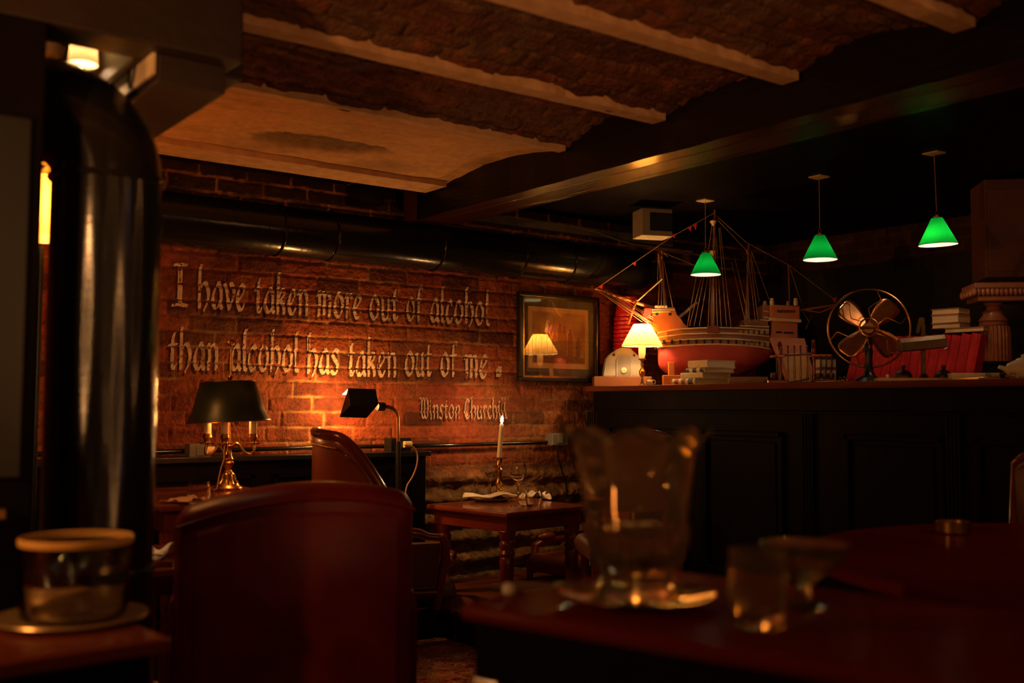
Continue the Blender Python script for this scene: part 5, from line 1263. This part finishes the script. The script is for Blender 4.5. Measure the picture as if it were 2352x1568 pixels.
book('flat tan book lying across the right of the red volumes', (4.88, py_.y - .02, zt), R(93), .20, .13, .024, 'bookbrown', 'pages'); zt += .0245
pq = on_x(2178, 740, 4.85)
for lb, tk, dr in (('tan book, bottom of three on the red volumes', .026, .05), ('tan book, middle of three on the red volumes', .042, -.03), ('tan book, topmost of three on the red volumes', .030, .02)):
    book(lb, (4.87, pq.y, zt), R(93) + dr, .145, .11, tk, 'orangewood' if tk > .04 else 'bookbrown', 'pages'); zt += tk + .0005
# --- desk lamp set: marble base, two inkwells, lamp with long shade
P_, s_ = bar(2104, 4.38); hz = lambda py: zpx(py, P_) - BZ; X_ = lambda px: (px - 2104) * s_
ms = thing('desk_set', 'cream marble desk stand with bronze trough lamp and two inkwells', 'desk lamp', tuple(P_), -AZ - .18)
MB().box((X_(2016), -.06, 0), (X_(2188), .06, hz(866))).build('marble_base', M['marble'], ms, smooth=False, bevel=.004)
zb = hz(866)
b = MB(); b.lathe([(0, zb), (.028, zb), (.022, zb+.008), (.0135, zb+.02), (.0135, hz(800)), (0, hz(800))], 4, Matrix.Translation((X_(2121), 0, 0)) @ Matrix.Rotation(R(45), 4, 'Z'), cap=False); b.build('stem', M['pewter'], ms, smooth=False)
b = MB(); b.box((X_(2117), -.012, hz(775)), (X_(2126), .012, hz(742))); b.prism([(X_(2105), hz(762)), (X_(2114), hz(727)), (X_(2124), hz(727)), (X_(2126), hz(740)), (X_(2118), hz(745)), (X_(2112), hz(765))], -.01, .01); b.build('lamp_bracket', M['pewter'], ms, smooth=False, bevel=.002)
TS = Matrix.Translation((X_(2116), -.02, hz(787))) @ Matrix.Rotation(R(-5.5), 4, 'Y')
hw = 50 * s_
b = MB(); b.loft([[TS @ Vector((x, y, z)) for y, z in ((-.045, -.030), (-.045, .010), (-.020, .030), (.030, .030), (.05, .010), (.05, -.030))] for x in (-hw, hw)]); b.build('trough_shade', M['pewter'], ms, smooth=False, bevel=.003)
for px in (2076, 2164):
    b = MB(); b.lathe([(0, zb), (.040, zb), (.041, zb+.010), (.034, zb+.022), (.028, zb+.030), (.012, zb+.036), (.006, zb+.042), (.011, zb+.050), (.009, zb+.058), (0, zb+.060)], 24, Matrix.Translation((X_(px), -.005, 0)), cap=False); b.build('inkwell', M['pewter'], ms)
p, _ = bar(2048, 4.34)
t = thing('small_candle_stub', 'short pale candle stub standing between the fan and the desk set', 'candle', (p.x - .0, p.y + .02, BZ)); b = MB(); b.lathe([(.008, 0), (.008, .034), (0, .036)], 14, cap=False); b.build('stub', M['wax'], t)
p, _ = bar(2232, 4.48)
book('flat cream book lying behind the spectacles, left of teapot', (p.x, p.y, BZ), -AZ - .2, .20, .15, .036, 'bookcream', 'pageslight')
# --- teapot
P_, s_ = bar(2352, 4.36)
tp_ = thing('teapot', 'cream china teapot at the right edge of the bar', 'teapot', tuple(P_), -AZ)
b = MB(); b.lathe([(0, 0), (.040, 0), (.062, .015), (.072, .042), (.064, .068), (.035, .082), (.0, .083)], 36, cap=False); b.build('pot_body', M['cream'], tp_)
b = MB(); b.lathe([(.034, .081), (.025, .090), (.008, .094), (.010, .104), (0, .108)], 24, cap=False); b.build('pot_lid', M['cream'], tp_)
b = MB(); b.tube([(-.060, 0, .035), (-.085, 0, .048), (-.104, 0, .054)], [.016, .010, .008], 14); b.build('spout', M['cream'], tp_)
b = MB(); b.torus((0, 0, 0), .03, .006, 24, 8, M=Matrix.Translation((.082, 0, .045)) @ Matrix.Rotation(R(90), 4, 'X'), a0=R(-110), a1=R(110)); b.build('handle', M['cream'], tp_)
# --- carved pillar with rope-carved cornice
P_, s_ = bar(2285, 4.95); hz = lambda py: zpx(py, P_) - BZ
cp = thing('carved_pillar', 'carved wooden pillar with reeded drum and rope-edged cornice on the bar', 'pillar', tuple(P_), -AZ - .15)
r_ = 36 * s_
b = MB(); rg = []
for z, k in ((hz(828), .96), (hz(826), 1.0), (hz(760), 1.0), (hz(747), .94)):
    rg.append([Vector((r_*k*(1 + .035*math.cos(26*q))*math.cos(q), r_*k*(1 + .035*math.cos(26*q))*math.sin(q), z)) for q in [2*math.pi*i/208 for i in range(208)]])
b.loft(rg); b.build('reeded_drum', M['carved'], cp)
b = MB(); b.lathe([(0, hz(746)), (r_*.85, hz(746)), (r_*.9, hz(741)), (r_*.8, hz(738)), (r_*.92, hz(734)), (r_*.8, hz(728)), (r_*.62, hz(720)), (r_*.60, hz(716)), (r_*.66, hz(713)), (r_*.45, hz(708)), (r_*.40, hz(702)), (r_*.5, hz(697)), (r_*.6, hz(693)), (0, hz(692))], 36, cap=False); b.build('turned_neck', M['carved'], cp)
b = MB(); b.lathe([(0, 0), (r_*1.05, 0), (r_*1.05, .02), (r_*.9, .03), (r_*.85, hz(840)), (r_*.98, hz(834)), (r_*.9, hz(828)), (0, hz(827))], 36, cap=False); b.build('plinth', M['blackwood'], cp)
MB().box((-46*s_, -.10, hz(692)), (.42, .10, hz(679))).build('cornice_block', M['carved'], cp, smooth=False, bevel=.006)
MB().box((-54*s_, -.12, hz(664)), (.42, .12, hz(650))).build('cornice_top', M['carved'], cp, smooth=False, bevel=.006)
b = MB()
for i in range(16):
    x = -54*s_ + i*.021; b.ball((x, -.105, hz(671)), .019, 10, 8, (.75, .8, 1.15))
for i in range(5): b.ball((-54*s_, -.105 + .05*i, hz(671)), .019, 10, 8, (.8, 1.2, 1.15))
b.build('rope_carving', M['carved'], cp)
b = MB()
for i in range(7): b.ball((.135 + .012*i, -.10, hz(655) + .026*i), .019, 10, 8, (.85, .8, .9))
b.build('scroll_carving', M['carved'], cp)
# brown cabinet panel high up at the right
P_, s_ = bar(2330, 5.15)
bp = thing('wall_cabinet', 'dark brown panelled cabinet high at the right edge behind the bar', 'cabinet', tuple(Vector((P_.x, P_.y, zpx(632, P_)))), -AZ - .15)
hgt = zpx(402, P_) - zpx(632, P_)
MB().box((-56*s_, 0, 0), (.9, .25, hgt)).build('cabinet_body', pm('dull_brown', (.13,.045,.02), (.09,.03,.014), .6, scale=5), bp, smooth=False, bevel=.005)
MB().box((-50*s_, -.008, .03), (.9, .0, hgt-.05)).build('door_panel', pm('dull_brown_panel', (.15,.055,.024), (.11,.038,.018), .6, scale=5), bp, smooth=False, bevel=.004)
# dark recess panel behind the ship
MB().box((5.9, 2.95, .9), (6.03, 5.0, 2.05)).build('dark_back_panel', M['blackmat'], None, smooth=False); bpn = bpy.data.objects['dark_back_panel']; tag(bpn, 'black board covering the wall behind the model ship', 'board')
struct('trim_30', (5.5, .5, 0), (6.02, 4.9, .95), M['blackmat'])

# ------------------------------------------------------------------ green pendant lamps
greens = []
for i, (px, cpy, bpy_, lb) in enumerate(((1621, 449, 631, 'green glass pendant hanging before the model ship mast'), (1882, 391, 600, 'green glass pendant between the ship and the fan, middle of three'), (2146, 338, 566, 'green glass pendant nearest the right, above the red volumes'))):
    pc = on_x(px - 1, cpy, 4.42); pb = Vector((pc.x, pc.y, 0)); z = EYE.z + (933 - bpy_) * depth(Vector((pc.x, pc.y, 1.85))) / FPX
    pb.z = 2.30
    if i == 0:
        gp = thing('pendant_lamp', lb, 'lamp', tuple(pb), 0, 'green pendant lamps over the bar'); d0 = z - 2.30
        MB().box((-.038, -.038, -.008), (.038, .038, 0)).build('ceiling_plate', pm('pale_plate', (.50,.36,.20), None, .6), gp, smooth=False, bevel=.002)
        b = MB(); b.tube([(0, 0, -.008), (0, 0, d0 + .155)], .0022, 8); b.build('cord', M['rope'], gp)
        b = MB(); b.torus((0, 0, 0), .012, .0015, 20, 6, M=Matrix.Translation((0, 0, d0 + .148)) @ Matrix.Rotation(R(90), 4, 'X')); b.lathe([(0, d0+.124), (.022, d0+.124), (.022, d0+.130), (.012, d0+.132), (.012, d0+.138), (0, d0+.139)], 20, cap=False)
        b.tube([(-.03, 0, d0+.128), (.03, 0, d0+.128)], .0022, 6); b.build('gallery', M['brass'], gp)
        b = MB(); b.lathe([(.0865, d0), (.086, d0+.002), (.025, d0+.124)], 48, cap=False); shd_ = b.build('green_shade', shade_mat('green_glass', (.003,.13,.02), (.0015,.26,.03), .004), gp)
        b = MB(); b.lathe([(.0850, d0+.0005), (.0235, d0+.1225)], 48, cap=False); b.build('shade_lining', shade_mat('opal_lining', (.85,.82,.74), (.75,.72,.62), .0), shd_)
        b = MB(); b.torus((0, 0, d0), .0858, .0014, 48, 6); b.build('shade_rim', M['cream'], shd_)
        b = MB(); b.ball((0, 0, d0 + .035), .014, sc3=(1, 1, 1.5)); b.build('bulb', emis('pendant_bulb', (1, .92, .78), 14), gp); o = gp
    else: o = place(gp, tuple(pb), 0, lb, 'green pendant lamps over the bar')
    o.rotation_euler = (0, R(-2.5) if i == 2 else 0, 0)
    light('pendant_light', (pc.x, pc.y, 2.30 + d0 + .03), .30, (1, .50, .18), .012)
